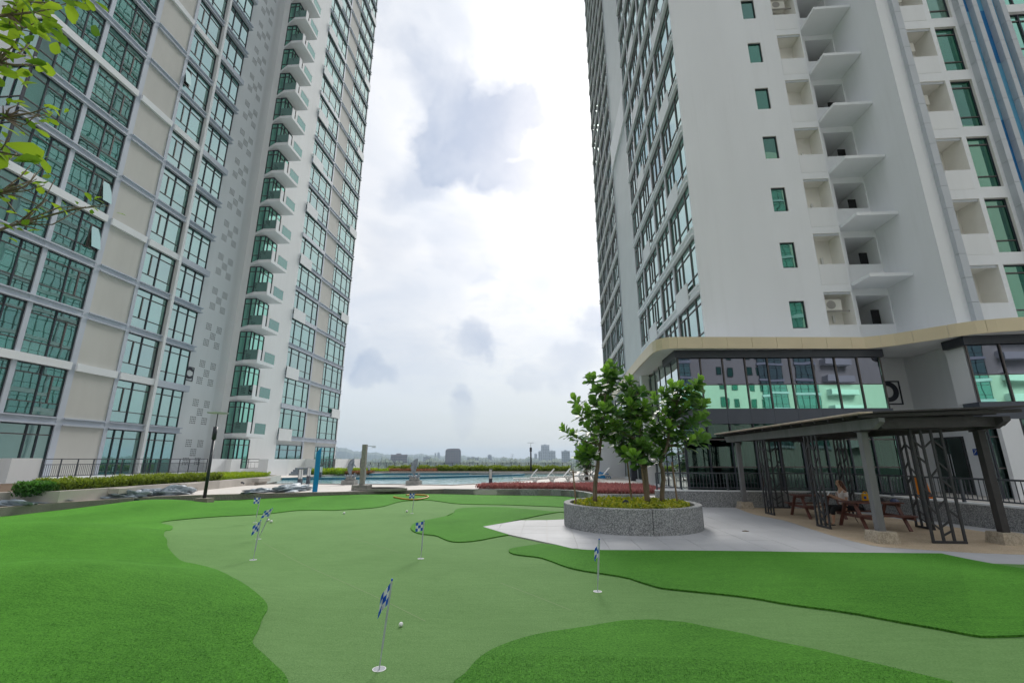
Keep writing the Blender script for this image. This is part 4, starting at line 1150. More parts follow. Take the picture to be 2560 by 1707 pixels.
    SA, SB = Vector((6.30, 38.0)), Vector((5.94, 20.42))
    dv = SB - SA; L = dv.length; dv /= L; ang = math.atan2(dv.y, dv.x); n = 15; w = L / n
    for i in range(n):
        p = SA + dv * (w * (i + .5))
        for z0, z1 in ((.42, 1.9), (1.95, 3.4), (3.45, 4.85), (4.9, 6.2)):
            o = wlink('pane', pane_mesh(w - .05, z1 - z0, GN), POD, (p.x, p.y, (z0 + z1) / 2), ang); o.rotation_euler = (R(rnd.gauss(0, .1)), 0, ang + R(rnd.gauss(0, .15)))
    for i in range(n + 1):
        p = SA + dv * (w * i)
        mb = MB(); mb.beam((p.x - .015, p.y, .30), (p.x - .015, p.y, 6.38), .03, .05, up=(dv.x, dv.y, 0)); mb.build('mullion', FRAME, POD)
    for z in (1.925, 3.425, 4.875):
        mb = MB(); mb.beam((SA.x, SA.y, z), (SB.x, SB.y, z), .06, .04); mb.build('transom', BRONZE, POD)
    mb = MB(); mb.prism([(5.72, 20.2), (5.94, 20.2), (6.32, 38), (6.10, 38)], .28, .40); mb.build('plinth', WHITE, POD)
    boxpart('side_backing', DARKIN, POD, (6.5, 7.9, 23.0, 38.0, .3, 6.3))
    boxpart('white_pillar', WHITE, POD, (5.62, 6.05, 26.6, 27.1, .28, 6.4))
    boxpart('dark_pillar', DARKCLAD, POD, (5.7, 6.1, 32.2, 32.6, .28, 6.4))
    boxpart('back_wing', WHITE, POD, (3.9, 8.0, 38.1, 38.4, .28, 4.6))
    # right-hand glazed bay, nearer
    A2, B2 = Vector((16.62, 18.72)), Vector((24.6, 18.0))
    front(A2, B2, 7, GLASS_D, GLASS_G, GLASS_T, rows)
    MB().prism([(16.5, 18.58), (24.7, 17.85), (24.7, 19.6), (16.5, 19.6)], 6.05, 6.39).build('spandrel_beam', DARKCLAD, POD)
    MB().prism([(16.5, 18.60), (24.7, 17.87), (24.7, 18.6), (16.5, 19.3)], 3.16, 3.80).build('cladding_panel', SLATE, POD)
    boxpart('back_wall', DARKIN, POD, (17.6, 24.8, 19.62, 19.70, .3, 6.05))
    boxpart('end_wall', WHITE, POD, (16.66, 17.3, 18.85, 19.7, 3.82, 6.04))
    boxpart('white_return', WHITE, POD, (16.9, 17.62, 18.45, 18.62, .28, 3.15))
    boxpart('blue_column', BLUEC, POD, (18.55, 19.35, 18.05, 18.35, .28, 3.14))
    # letter D on the white wall, door and blue door plate
    boxpart('sign_frame', FRAME, POD, (15.88, 17.02, 22.955, 22.985, 5.28, 5.34), (15.88, 17.02, 22.955, 22.985, 4.20, 4.26), (16.96, 17.02, 22.955, 22.985, 4.26, 5.28), (15.88, 15.94, 22.955, 22.985, 4.26, 5.28))
    text_sign(POD, 'D', (16.43, 22.965, 4.77), 0.0, 1.30, .02)
    dr = boxpart('door', DARKIN, POD, (17.40, 17.455, 20.75, 22.35, .28, 2.62))
    for y0, y1 in ((20.82, 21.50), (21.56, 22.28)):
        mb = MB(); mb.box(17.385, 17.398, y0, y1, .40, 2.54); mb.build('door_pane', GLASS_T, dr)
    for y in (21.46, 21.60):
        mb = MB(); mb.tube([(17.36, y, 1.0), (17.36, y, 1.9)], .015, 6); mb.build('door_handle', GREYCAP, dr)
    mb = MB(); mb.box(17.43, 17.455, 20.2, 20.45, 1.85, 2.1); dp = mb.build('door_plate', SIGNBLUE, POD)
    mb = MB(); mb.beam((17.42, 20.40, 1.90), (17.42, 20.27, 2.04), .03, .012); mb.beam((17.42, 20.27, 2.04), (17.42, 20.37, 2.04), .03, .012); mb.build('arrow', WHITE, dp)
podium()

# ---- patio walls and railings in front of the left tower
def patios():
    p1 = thing('patio_wall', 'white parapet block at the far left below the green glass', 'wall', (-26, 21.2, 0))
    boxpart('wall', WHITE, p1, (-40, -26.0, 21.15, 22.55, .2, 1.74))
    p2 = thing('patio_plinth', 'low white plinth carrying the patio railing along the left tower', 'wall', (-26, 30, 0))
    boxpart('plinth', WHITE, p2, (-28.2, -25.92, 22.56, 36.9, .2, .70))
    r1 = thing('patio_railing', 'dark railing of thin bars on the plinth along the left tower', 'railing', (-26, 22.6, .7))
    railing(r1, [(-26, 22.62), (-26, 34.5)], .70, 1.70, .105, post_every=.95, low=.12, mid=1.42, picket=.014, pr=.022)
    p3 = thing('patio_wall', 'white parapet wall right of the patio railing beside the lamp post', 'wall', (-26, 35.6, 0))
    boxpart('wall', WHITE, p3, (-26.3, -25.9, 34.56, 36.4, .702, 1.71)); boxpart('wall', WHITE2, p3, (-26.3, -25.4, 36.42, 37.6, .2, 1.70))
    p4 = thing('patio_wall', 'white patio wall under the lowest balcony with short railing in its opening', 'wall', (-25, 38.6, 0))
    boxpart('wall', WHITE, p4, (-28.0, -23.2, 37.9, 38.15, .28, .92)); boxpart('wall', WHITE, p4, (-24.05, -23.2, 37.905, 38.155, .922, 1.70)); boxpart('side_wall', WHITE, p4, (-23.42, -23.2, 38.16, 41.0, .28, 1.70))
    r2 = thing('patio_railing', 'short dark railing in front of the lowest balcony window', 'railing', (-27, 38, .92))
    railing(r2, [(-26.9, 38.03), (-24.08, 38.03)], .92, 1.69, .35, post_every=.95, low=.06, picket=.012, mid=1.45, pr=.02)
    st = thing('patio_steps', 'dark grey steps between two white patio walls', 'steps', (-22.6, 41, DECK))
    for i in range(4):
        boxpart('step', STATUE, st, (-23.15, -21.6, 41.2 + i * .32, 42.6, DECK + i * .16 + .001, DECK + (i + 1) * .16))
    p5 = thing('patio_wall', 'white patio wall to the right of the dark steps', 'wall', (-21, 43, 0))
    boxpart('wall', WHITE, p5, (-24.6, -24.4, 42.8, 46.2, .28, 1.70)); boxpart('pier', WHITE, p5, (-24.4, -23.2, 46.2, 46.5, .28, 1.70))
    r3 = thing('patio_railing', 'dark railing in front of the far glass bay of the left tower', 'railing', (-23.8, 46.5, .6))
    railing(r3, [(-23.8, 46.55), (-23.8, 51.6)], .62, 1.69, .16, post_every=1.0, low=.1, picket=.02, mid=1.42, pr=.03)
    p6 = thing('patio_wall', 'white wall with end pier at the far corner of the left tower', 'wall', (-23.5, 54, 0))
    boxpart('wall', WHITE, p6, (-23.9, -23.7, 51.65, 56.0, .28, 1.70)); boxpart('pier', WHITE2, p6, (-23.7, -23.2, 55.2, 58.4, .28, 1.70))
patios()

# ------------------------------------------------------------------ pergola and what is under it
PG = thing('pergola', 'flat-roofed grey timber pergola over the picnic tables on the pebble floor', 'pergola', (8.15, 14.0, 0.03))
def pergola():
    X0, X1, Y0, Y1 = 6.95, 9.35, 10.72, 17.45
    for x, y in ((X0, Y0), (X1, Y0), (X0, Y1), (X1, Y1)):
        mb = MB(); a, b = .22, .19
        mb.add([(x - a, y - a, .03), (x + a, y - a, .03), (x + a, y + a, .03), (x - a, y + a, .03), (x - b, y - b, .25), (x + b, y - b, .25), (x + b, y + b, .25), (x - b, y + b, .25)], [(0, 3, 2, 1), (4, 5, 6, 7), (0, 1, 5, 4), (1, 2, 6, 5), (2, 3, 7, 6), (3, 0, 4, 7)])
        mb.build('footing', FOOT, PG)
        mb = MB(); mb.box(x - .07, x + .07, y - .07, y + .07, .25, 2.31); mb.build('post', PERG if x == X0 else PERG_SHADE, PG)  # left row in the lit tone, right row in the shade-darkened one
        mb = MB(); mb.box(x - .11, x + .11, y - .11, y + .11, 2.27, 2.305); mb.build('post_plate', PERG_SHADE, PG)
    for x, m in ((X0, PERG), (X1, PERG_SHADE)):
        mb = MB(); pr = [(10.05, 2.53), (18.45, 2.53), (18.45, 2.47), (18.3, 2.312), (10.3, 2.312), (10.05, 2.44)]
        n = len(pr)
        mb.add([(x - .06, y, z) for y, z in pr] + [(x + .06, y, z) for y, z in pr], [tuple(range(n)), tuple(range(2 * n - 1, n - 1, -1))] + [(i, n + i, n + (i + 1) % n, (i + 1) % n) for i in range(n)])
        mb.build('side_beam', m, PG)
    for y in (Y0 - .45, Y0 + .02, 14.05, Y1):
        mb = MB(); pr = [(6.45, 2.64), (10.25, 2.70), (10.25, 2.62), (10.0, 2.46), (9.5, 2.40), (6.75, 2.40), (6.45, 2.55)] if y > Y0 else [(7.05, 2.31), (9.45, 2.36), (9.60, 2.48), (9.60, 2.56), (7.0, 2.54)]
        if y > Y0: pr = [(7.02, 2.315), (9.28, 2.315), (9.28, 2.55), (7.02, 2.55)]
        n = len(pr)
        mb.add([(a, y - .05, z) for a, z in pr] + [(a, y + .05, z) for a, z in pr], [tuple(range(n)), tuple(range(2 * n - 1, n - 1, -1))] + [(i, n + i, n + (i + 1) % n, (i + 1) % n) for i in range(n)])
        bm = mb.build('cross_beam', PERG_SHADE, PG)
    raf = MB()
    y = 10.1
    while y < 18.5:
        mb = MB(); mb.beam((6.55, y, 2.565), (9.72, y, 2.66), .05, .07); mb.build('rafter', PERG_SHADE, PG); y += .55
    sl = (2.76 - 2.63) / 3.7
    for i in range(11):
        xa = 6.46 + i * .300; za = 2.612 + (xa - 6.46) * sl
        mb = MB(); mb.add([(xa, 9.98, za), (xa + .295, 9.98, za + .295 * sl), (xa + .295, 18.3, za + .295 * sl), (xa, 18.3, za), (xa, 9.98, za + .03), (xa + .295, 9.98, za + .03 + .295 * sl), (xa + .295, 18.3, za + .03 + .295 * sl), (xa, 18.3, za + .03)],
                          [(0, 3, 2, 1), (4, 5, 6, 7), (0, 1, 5, 4), (1, 2, 6, 5), (2, 3, 7, 6), (3, 0, 4, 7)])
        mb.build('roof_board', ROOFB if i == 0 else PERG_SHADE, PG)
    # branching steel screens
    def screen(cx, cy, ang, w, zt, seed):
        rr_ = random.Random(seed)
        e = Vector((math.cos(ang), math.sin(ang), 0)); c = Vector((cx, cy, 0))
        col = [c + e * (w * (i / 3 - .5)) for i in range(4)]
        for p in col:
            mb = MB(); mb.beam((p.x, p.y, .06), (p.x, p.y, zt), .036, .045, up=(e.x, e.y, 0)); mb.build('screen_upright', STEELB, PG)
        mb = MB(); mb.beam((col[0].x - e.x * .02, col[0].y - e.y * .02, .055), (col[3].x + e.x * .02, col[3].y + e.y * .02, .055), .05, .05); mb.build('screen_base', STEELB, PG)
        mb = MB(); mb.beam((col[0].x, col[0].y, zt), (col[3].x, col[3].y, zt), .04, .03); mb.build('screen_top', STEELB, PG)
        H_ = zt - .1
        diag = [(0, 2.00, 1, 1.80), (1, 1.82, 2, 1.98), (2, 1.98, 3, 1.80), (0, 1.70, 1, 1.50), (2, 1.55, 3, 1.35), (1, 1.22, 2, 1.42), (2, 1.20, 3, 1.00), (0, 1.05, 1, .85), (0, .72, 1, .52), (1, .62, 2, .80), (2, .62, 3, .44), (1, .28, 2, .40), (0, .40, 1, .22), (1, .12, 2, .22)]
        for a, z0, b, z1 in diag:
            f = H_ / 2.15
            mb = MB(); mb.beam((col[a].x, col[a].y, z0 * f + .05), (col[b].x, col[b].y, z1 * f + .05), .03, .03); mb.build('screen_branch', STEELB, PG)
    screen(6.95, 15.62, PI / 2, .54, 2.31, 1); screen(6.95, 12.78, PI / 2, .54, 2.31, 2)
    screen(9.37, 15.62, PI / 2, .54, 2.31, 3); screen(9.37, 12.80, PI / 2, .54, 2.31, 4)
    screen(8.2, 10.64, 0, .62, 2.32, 5); screen(8.2, 17.56, 0, .60, 2.32, 6)
pergola()

def picnic_table(label, loc):
    t = thing('picnic_table', label, 'table', loc, 'brown picnic tables under the pergola')
    for i in range(4):
        y = -.285 + i * .145
        MB().box(-.62, .62, y, y + .135, .60, .632).build('top_plank', TABLEM, t, (0, 0, 0))
    for s in (-1, 1):
        for j in range(2):
            y = s * .56 - .11 + j * .115
            MB().box(-.60, .60, y, y + .105, .335, .365).build('seat_plank', TABLEM, t, (0, 0, 0))
    for x in (-.49, .49):
        for s in (-1, 1):
            mb = MB(); mb.beam((x, s * .18, .60), (x, s * .52, .0), .035, .075, up=(1, 0, 0)); mb.build('leg', TABLEM, t, (0, 0, 0))
        MB().box(x + .02, x + .055, -.66, .66, .262, .334).build('crossbeam', TABLEM, t, (0, 0, 0))
        MB().box(x + .02, x + .055, -.26, .26, .53, .598).build('top_bearer', TABLEM, t, (0, 0, 0))
    return t
picnic_table('brown timber picnic table where the woman sits, by the middle post', (8.15, 12.77, .031))
picnic_table('empty brown timber picnic table further back under the pergola', (8.05, 15.02, .031))

# ---- the seated woman
def skin_mesh(name, nodes, edges, m, sub=2, parent=None, root=0):
    me = bpy.data.meshes.new(name)
    me.from_pydata([n[:3] for n in nodes], edges, [])
    o = bpy.data.objects.new(name, me); COL.objects.link(o)
    md = o.modifiers.new('Skin', 'SKIN'); md.use_smooth_shade = True; md.branch_smoothing = .6
    for i, sv in enumerate(me.skin_vertices[0].data):
        r = nodes[i][3]; sv.radius = (r, nodes[i][4] if len(nodes[i]) > 4 else r); sv.use_root = (i == root)
    sb = o.modifiers.new('Sub', 'SUBSURF'); sb.levels = sb.render_levels = sub
    dg = bpy.context.evaluated_depsgraph_get()
    nm = bpy.data.meshes.new_from_object(o.evaluated_get(dg))
    bpy.data.objects.remove(o)
    nm.materials.clear(); nm.materials.append(m)
    for p in nm.polygons: p.use_smooth = True
    return nm

def person():
    SC = .82
    P = thing('person', 'woman in pale top and black skirt sitting sideways on the bench looking at a phone', 'person', (7.86, 13.33, .031))
    def put(name, me, parent=None):
        o = link(name, me, parent or P, (0, 0, 0)); 
        if parent is None: o.scale = (SC, SC, SC)
        return o
    # body: facing -x
    N = [(0, 0, .53, .13, .16), (-.01, 0, .70, .115, .14), (-.01, 0, .90, .12, .16), (-.02, 0, 1.03, .09, .13), (-.045, 0, 1.12, .048, .05), (-.075, 0, 1.22, .078, .075), (-.085, 0, 1.31, .085, .08), (-.075, 0, 1.38, .055, .055), (-.145, 0, 1.24, .022, .03)]
    E_ = [(0, 1), (1, 2), (2, 3), (3, 4), (4, 5), (5, 6), (6, 7), (5, 8)]
    def chain(start, pts):
        b = start
        for p in pts:
            N.append(p); E_.append((b, len(N) - 1)); b = len(N) - 1
        return b
    for s in (-1, 1):
        w = chain(3, [(-.0, s * .17, 1.00, .055), (-.04, s * .225, .87, .045), (-.06, s * .235, .75, .040), (-.18, s * .18, .79, .034), (-.31, s * .10, .86, .026), (-.36, s * .085, .885, .028, .018)])
        for k in range(4):
            chain(w, [(-.40, s * (.075 + .012 * k - .018), .905 - .012 * k, .0095), (-.425, s * (.06 + .012 * k - .018), .925 - .014 * k, .0085), (-.43, s * (.045 + .010 * k - .018), .94 - .014 * k, .0075)])
        chain(w, [(-.365, s * .055, .905, .010), (-.385, s * .04, .93, .009)])
        chain(0, [(-.06, s * .10, .50, .095), (-.26, s * .13, .52, .082), (-.45, s * .14, .51, .062), (-.47, s * .135, .38, .058), (-.48, s * .13, .20, .045), (-.50, s * .13, .08, .036), (-.55, s * .13, .045, .034, .025), (-.64, s * .135, .03, .022, .034)])
    body = put('body', skin_mesh('body', N, E_, SKIN))
    # shirt
    SN = [(0, 0, .60, .145, .165), (-.01, 0, .72, .128, .15), (-.01, 0, .90, .135, .175), (-.02, 0, 1.03, .100, .14), (-.035, 0, 1.075, .062, .075)]
    SE = [(0, 1), (1, 2), (2, 3), (3, 4)]
    for s in (-1, 1):
        b = 3
        for p in ((-.0, s * .175, 1.00, .070), (-.03, s * .225, .90, .062), (-.045, s * .235, .84, .060)):
            SN.append(p); SE.append((b, len(SN) - 1)); b = len(SN) - 1
    put('shirt', skin_mesh('shirt', SN, SE, SHIRT))
    # skirt down to the calf
    KN = [(.02, 0, .60, .150, .17), (.0, 0, .53, .155, .18)]; KE = [(0, 1)]
    for s in (-1, 1):
        b = 1
        for p in ((-.10, s * .11, .505, .115), (-.28, s * .135, .515, .098), (-.45, s * .14, .505, .085), (-.475, s * .135, .40, .080), (-.48, s * .13, .30, .075)):
            KN.append(p); KE.append((b, len(KN) - 1)); b = len(KN) - 1
    put('skirt', skin_mesh('skirt', KN, KE, BLACK))
    # hair: cap and long fall down the back
    HN = [(-.055, 0, 1.385, .070, .075), (-.03, 0, 1.33, .098, .098), (.015, 0, 1.24, .090, .10), (.05, 0, 1.13, .075, .09), (.075, 0, 1.01, .058, .075), (.085, 0, .90, .030, .045), (-.075, .07, 1.30, .030, .03), (-.05, .085, 1.18, .03, .03), (-.075, -.07, 1.30, .030, .03), (-.05, -.085, 1.18, .03, .03)]
    put('hair', skin_mesh('hair', HN, [(0, 1), (1, 2), (2, 3), (3, 4), (4, 5), (1, 6), (6, 7), (1, 8), (8, 9)], HAIR))
    # sandals
    for s in (-1, 1):
        mb = MB(); mb.prism([(-.68, s * .13 - .045), (-.46, s * .13 - .035), (-.46, s * .13 + .035), (-.68, s * .13 + .045)], .0, .018); o = put('sandal', mb.mesh('sandal', BLACK))
        mb = MB(); mb.tube([(-.58, s * .13 - .045, .02), (-.57, s * .13, .07), (-.58, s * .13 + .045, .02)], .010, 6); o2 = link('strap', mb.mesh('strap', BLACK), o)
    # eyes
    for s in (-1, 1):
        mb = MB(); mb.lathe([(.001, -.010), (.009, -.004), (.009, .004), (.001, .010)], 8); e = link('eye', mb.mesh('eye', BLACK), body, (-.158, s * .03, 1.285))
    ph = MB(); ph.box(-.005, .005, -.035, .035, -.07, .07)
    o = ph.build('phone', WHITEPL, None, (7.86 - .435 * SC, 13.33 + .0, .031 + .955 * SC)); o.rotation_euler = (0, R(35), 0); o.scale = (SC, SC, SC)
    tag(o, 'white phone held up in the hands of the seated woman', 'phone')
person()

def blob(name, m, loc, dims, seed, amp=.2, sub=3, rot=0, flat=True):
    bm = bmesh.new(); bmesh.ops.create_icosphere(bm, subdivisions=sub, radius=1)
    rg = random.Random(seed); ph = [(rg.uniform(1, 6), rg.uniform(1, 6), rg.uniform(1, 6), rg.uniform(0, 6)) for _ in range(7)]
    for v in bm.verts:
        k = 1 + amp * sum(math.sin(a * v.co.x * 2 + b * v.co.y * 2 + c * v.co.z * 2 + d) for a, b, c, d in ph) / 3.5
        v.co = v.co * k
        v.co.x *= dims[0]; v.co.y *= dims[1]; v.co.z *= dims[2]
        if flat and v.co.z < 0: v.co.z = 0
    me = bpy.data.meshes.new(name); bm.to_mesh(me); bm.free(); me.materials.append(m)
    for p in me.polygons: p.use_smooth = True
    return link(name, me, None, loc, rot)

def duffel():
    t = thing('duffel_bag', 'dark grey duffel bag lying on the bench behind the seated woman', 'bag', (8.13, 13.33, .398))
    me = blob('body', BAGM, (0, 0, 0), (.235, .13, .17), 3, .10); me.parent = t
    mb = MB(); mb.tube([(-.12, -.12, .02), (-.10, -.13, .14), (0, -.12, .20), (.10, -.13, .14), (.12, -.12, .02)], .012, 6); mb.build('handle', BLACK, t, (0, 0, 0))
    mb = MB(); mb.tube([(-.18, -.10, .02), (-.14, -.16, -.2), (-.10, -.17, -.3)], .008, 5); mb.build('strap', BLACK, t, (0, 0, 0))
    y = thing('yellow_bag', 'small bright yellow bag with blue patch standing on the picnic table', 'bag', (8.22, 13.0, .665))
    mb = MB(); mb.add([(-.09, -.035, 0), (.09, -.035, 0), (.09, .035, 0), (-.09, .035, 0), (-.075, -.03, .17), (.075, -.03, .17), (.075, .03, .17), (-.075, .03, .17)], [(0, 3, 2, 1), (4, 5, 6, 7), (0, 1, 5, 4), (1, 2, 6, 5), (2, 3, 7, 6), (3, 0, 4, 7)]); mb.build('body', YELLOW, y, (0, 0, 0))
    mb = MB(); mb.tube([(-.05, 0, .165), (-.04, 0, .205), (.0, 0, .22), (.04, 0, .205), (.05, 0, .165)], .011, 6); mb.build('handle', YELLOW, y, (0, 0, 0))
    MB().box(-.07, -.01, -.040, -.036, .04, .11).build('patch', SIGNBLUE, y, (0, 0, 0))
    o = blob('cloth_heap', BLACK, (8.45, 12.95, .663), (.19, .12, .07), 9, .25); tag(o, 'heap of black cloth lying on the picnic table', 'cloth')
    o = blob('helmet', mat('helmet_shell', (.10, .12, .22), .25, .3, 5), (8.70, 12.70, .663), (.10, .08, .085), 4, .06); tag(o, 'small shiny blue and white helmet at the end of the picnic table', 'helmet')
    b = thing('barrier', 'orange folding barrier standing behind the railing near the door', 'barrier', (11.55, 15.6, DECK)); b.scale = (.6, .6, .95)
    for s in (-1, 1):
        mb = MB(); mb.add([(s * .30 - .0, -.30, 0), (s * .30, .30, 0), (s * .06, .28, .95), (s * .06, -.28, .95), (s * .30 - s * .03, -.30, 0), (s * .30 - s * .03, .30, 0), (s * .06 - s * .03, .28, .95), (s * .06 - s * .03, -.28, .95)], [(0, 1, 2, 3), (7, 6, 5, 4), (0, 4, 5, 1), (1, 5, 6, 2), (2, 6, 7, 3), (3, 7, 4, 0)]); mb.build('panel', ORANGEC, b, (0, 0, 0))
    MB().box(-.05, .05, -.26, .26, .951, 1.0).build('top_bar', WHITEPL, b, (0, 0, 0))
    lf = MB(); vs = []
    o = blob('fallen_leaf', BARK, (4.74, 12.06, .027), (.085, .045, .018), 8, .35, 2); tag(o, 'single brown fallen leaf lying on the grey paving', 'leaf')
duffel()

# ------------------------------------------------------------------ trees and planting
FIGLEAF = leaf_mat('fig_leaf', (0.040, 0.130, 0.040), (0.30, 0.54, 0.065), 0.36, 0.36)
FICUS2 = leaf_mat('almond_leaf', (0.07, 0.17, 0.015), (0.42, 0.58, 0.04), 0.42, 0.45)
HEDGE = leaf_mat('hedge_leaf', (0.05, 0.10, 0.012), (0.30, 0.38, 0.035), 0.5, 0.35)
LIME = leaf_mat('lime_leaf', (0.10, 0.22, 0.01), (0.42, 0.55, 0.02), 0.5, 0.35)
REDL = leaf_mat('red_leaf', (0.20, 0.055, 0.055), (0.56, 0.23, 0.22), 0.55, 0.3)
RUST = leaf_mat('rust_leaf', (0.16, 0.07, 0.035), (0.42, 0.20, 0.10), 0.6, 0.3)
GCOVER = leaf_mat('ground_cover_leaf', (0.10, 0.20, 0.015), (0.55, 0.52, 0.04), 0.5, 0.35)
PALM = leaf_mat('shrub_leaf', (0.02, 0.085, 0.02), (0.12, 0.30, 0.04), 0.45, 0.3)

Tz = lambda x, y: (1380 + x * .3189, 860 + y * .3189)
def rosette(rg, c, up, n, ln, tone0, out):
    """a tuft of big leaves at a twig end"""
    up = Vector(up).normalized(); a = up.orthogonal().normalized(); b = up.cross(a)
    ph = rg.uniform(0, 6)
    for i in range(n):
        t = i / n
        az = ph + i * 2.4
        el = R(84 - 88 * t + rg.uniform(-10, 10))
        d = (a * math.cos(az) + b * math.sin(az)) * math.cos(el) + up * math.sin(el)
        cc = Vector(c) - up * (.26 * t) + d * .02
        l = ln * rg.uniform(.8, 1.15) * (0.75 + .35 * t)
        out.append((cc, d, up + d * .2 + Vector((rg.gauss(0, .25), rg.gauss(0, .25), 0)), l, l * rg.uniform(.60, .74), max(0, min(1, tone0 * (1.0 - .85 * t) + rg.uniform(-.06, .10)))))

def leafobj(name, L, m, parent, seg=3, curve=.16):
    base = wloc(parent) if parent is not None else Vector((0, 0, 0))
    me = leaves_mesh(name, [tuple(l[0] - base) for l in L], [tuple(l[1]) for l in L], [tuple(l[2]) for l in L], [l[3] for l in L], [l[4] for l in L], [l[5] for l in L], m, curve, seg)
    return link(name, me, parent)

def fig_tree(label, base, trunk_px, tips, seed, yc, r0, nleaf=15):
    rg = random.Random(seed)
    t = thing('fig_tree', label, 'tree', base, 'broad-leaved fig trees in the round planter')
    tr = [Vector(base)] + [aty(*Tz(*q), yy) for q, yy in trunk_px]
    # trunk, thinning upwards
    pts = []
    for a, b in zip(tr[:-1], tr[1:]):
        for k in range(4): pts.append(a.lerp(b, k / 4) + Vector((rg.gauss(0, .012), rg.gauss(0, .012), 0)))
    pts.append(tr[-1])
    rad = [r0 * (1 - .80 * i / (len(pts) - 1)) for i in range(len(pts))]
    mb = MB(); mb.tube(pts, rad, 8); mb.build('trunk', BARK, t, smooth=True)
    leaves, lm = [], MB()
    for q in tips:
        c = aty(*Tz(*q), yc + rg.gauss(0, .42))
        # limb from the nearest lower trunk point
        best = min((p for p in pts if p.z < c.z - .05 and p.z > base[2] + .75) if any(p.z < c.z - .05 and p.z > base[2] + .75 for p in pts) else pts[4:], key=lambda p: (p - c).length + abs((c.z - p.z) - .5 * (p - c).length) * .6)
        mid = best.lerp(c, .5) + Vector((rg.gauss(0, .04), rg.gauss(0, .04), -.05))
        rr_ = r0 * .30
        lm.tube([best, best.lerp(mid, .6) + Vector((0, 0, -.01)), mid, c - Vector((0, 0, .02))], [rr_, rr_ * .75, rr_ * .6, rr_ * .35], 5)
        d = (c - mid).normalized() + Vector((0, 0, .75))
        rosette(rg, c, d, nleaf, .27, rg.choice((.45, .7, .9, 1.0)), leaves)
        for f in (.35, .6, .85):
            pp = mid.lerp(c, f); az = rg.uniform(0, 6.28)
            leaves.append((pp, Vector((math.cos(az), math.sin(az), rg.uniform(-.35, .3))), Vector((0, 0, 1)), .27, .17, rg.uniform(0, .22)))
            az += 2.4; leaves.append((pp, Vector((math.cos(az), math.sin(az), rg.uniform(-.35, .3))), Vector((0, 0, 1)), .25, .16, rg.uniform(0, .25)))
    lm.build('limbs', BARK, t, smooth=True)
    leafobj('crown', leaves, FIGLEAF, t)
    return t
zs = .53
fig_tree('leftmost fig tree, leaning a little, its open crown against the sky', (1.26, 12.85, zs), [((350, 1000), 12.85), ((372, 860), 12.85), ((392, 600), 12.85), ((430, 330), 12.85), ((465, 190), 12.85)],
         [(300, 262), (430, 215), (475, 170), (480, 240), (345, 370), (430, 320), (470, 330), (185, 440), (215, 525), (330, 450), (285, 520), (430, 430), (400, 500), (98, 670), (175, 715), (300, 590), (285, 650), (370, 570), (255, 790), (330, 770), (215, 880), (310, 850), (400, 660), (250, 840), (440, 690), (350, 690)], 1, 12.85, .062)
fig_tree('middle fig tree with a double trunk and dense crown', (2.62, 12.80, zs), [((735, 1000), 12.8), ((725, 900), 12.85), ((690, 650), 12.9), ((640, 400), 12.9), ((615, 300), 12.9)],
         [(610, 290), (560, 345), (700, 365), (620, 400), (725, 480), (560, 440), (500, 645), (600, 545), (540, 560), (650, 500), (560, 800), (600, 720), (680, 650), (700, 785), (775, 690), (480, 745), (760, 815), (640, 870), (455, 600), (520, 700), (640, 610), (720, 570), (590, 850), (540, 850), (700, 880), (500, 520), (640, 780), (450, 500), (610, 470)], 2, 12.75, .075)
fig_tree('right-hand fig tree with pale young leaves in front of the hall', (3.05, 12.95, zs), [((868, 1000), 12.95), ((850, 940), 12.95), ((900, 800), 12.9), ((930, 600), 12.9), ((1000, 400), 12.9), ((1060, 340), 12.9)],
         [(805, 425), (870, 375), (945, 335), (1000, 340), (1060, 370), (1150, 295), (1120, 330), (960, 420), (905, 455), (1195, 470), (1040, 500), (980, 565), (870, 590), (1110, 600), (1185, 570), (1040, 650), (1150, 700), (1195, 745), (920, 645), (840, 760), (885, 815), (1000, 720), (765, 525), (1080, 765), (800, 620), (850, 690), (960, 500), (1120, 470), (1090, 420), (900, 540), (820, 860), (930, 740)], 3, 12.9, .066)
# second stem of the middle tree and the stakes
def stakes():
    for lab, x, y, zt in (('leftmost timber stake in the round planter, tied to the leaning tree', .78, 12.75, 1.42), ('thin timber stake just left of the middle trunk', 2.30, 13.15, 1.62), ('timber stake pressed against the middle trunk', 2.56, 12.62, 1.62), ('rightmost timber stake, beside the right-hand fig tree', 3.42, 12.85, 1.62)):
        mb = MB(); mb.tube([(0, 0, -.05), (-.03, 0, (zt - zs) * .5), (-.06, 0, zt - zs)], .022, 6)
        o = mb.build('stake', STAKE, None, (x, y, zs)); tag(o, lab, 'stake', 'timber tree stakes in the round planter')
    mb = MB(); mb.tube([(.74, 12.75, 1.38), (1.1, 12.82, 1.40), (1.40, 12.88, 1.47)], .008, 5); tag(mb.build('tie_rope', WHITEPL), 'pale rope tying the leaning tree to its stake', 'rope')
    sp = thing('spotlight', 'small black round spotlight among the ground cover of the planter', 'spotlight', (1.98, 12.25, .50))
    mb = MB(); mb.tube([(0, 0, 0), (0, 0, .10)], .015, 6); mb.build('stem', FRAME, sp, (0, 0, 0))
    mb = MB(); mb.tube([(0, -.07, .15), (0, .06, .13)], .07, 12); mb.build('head', FRAME, sp, (0, 0, 0))
stakes()

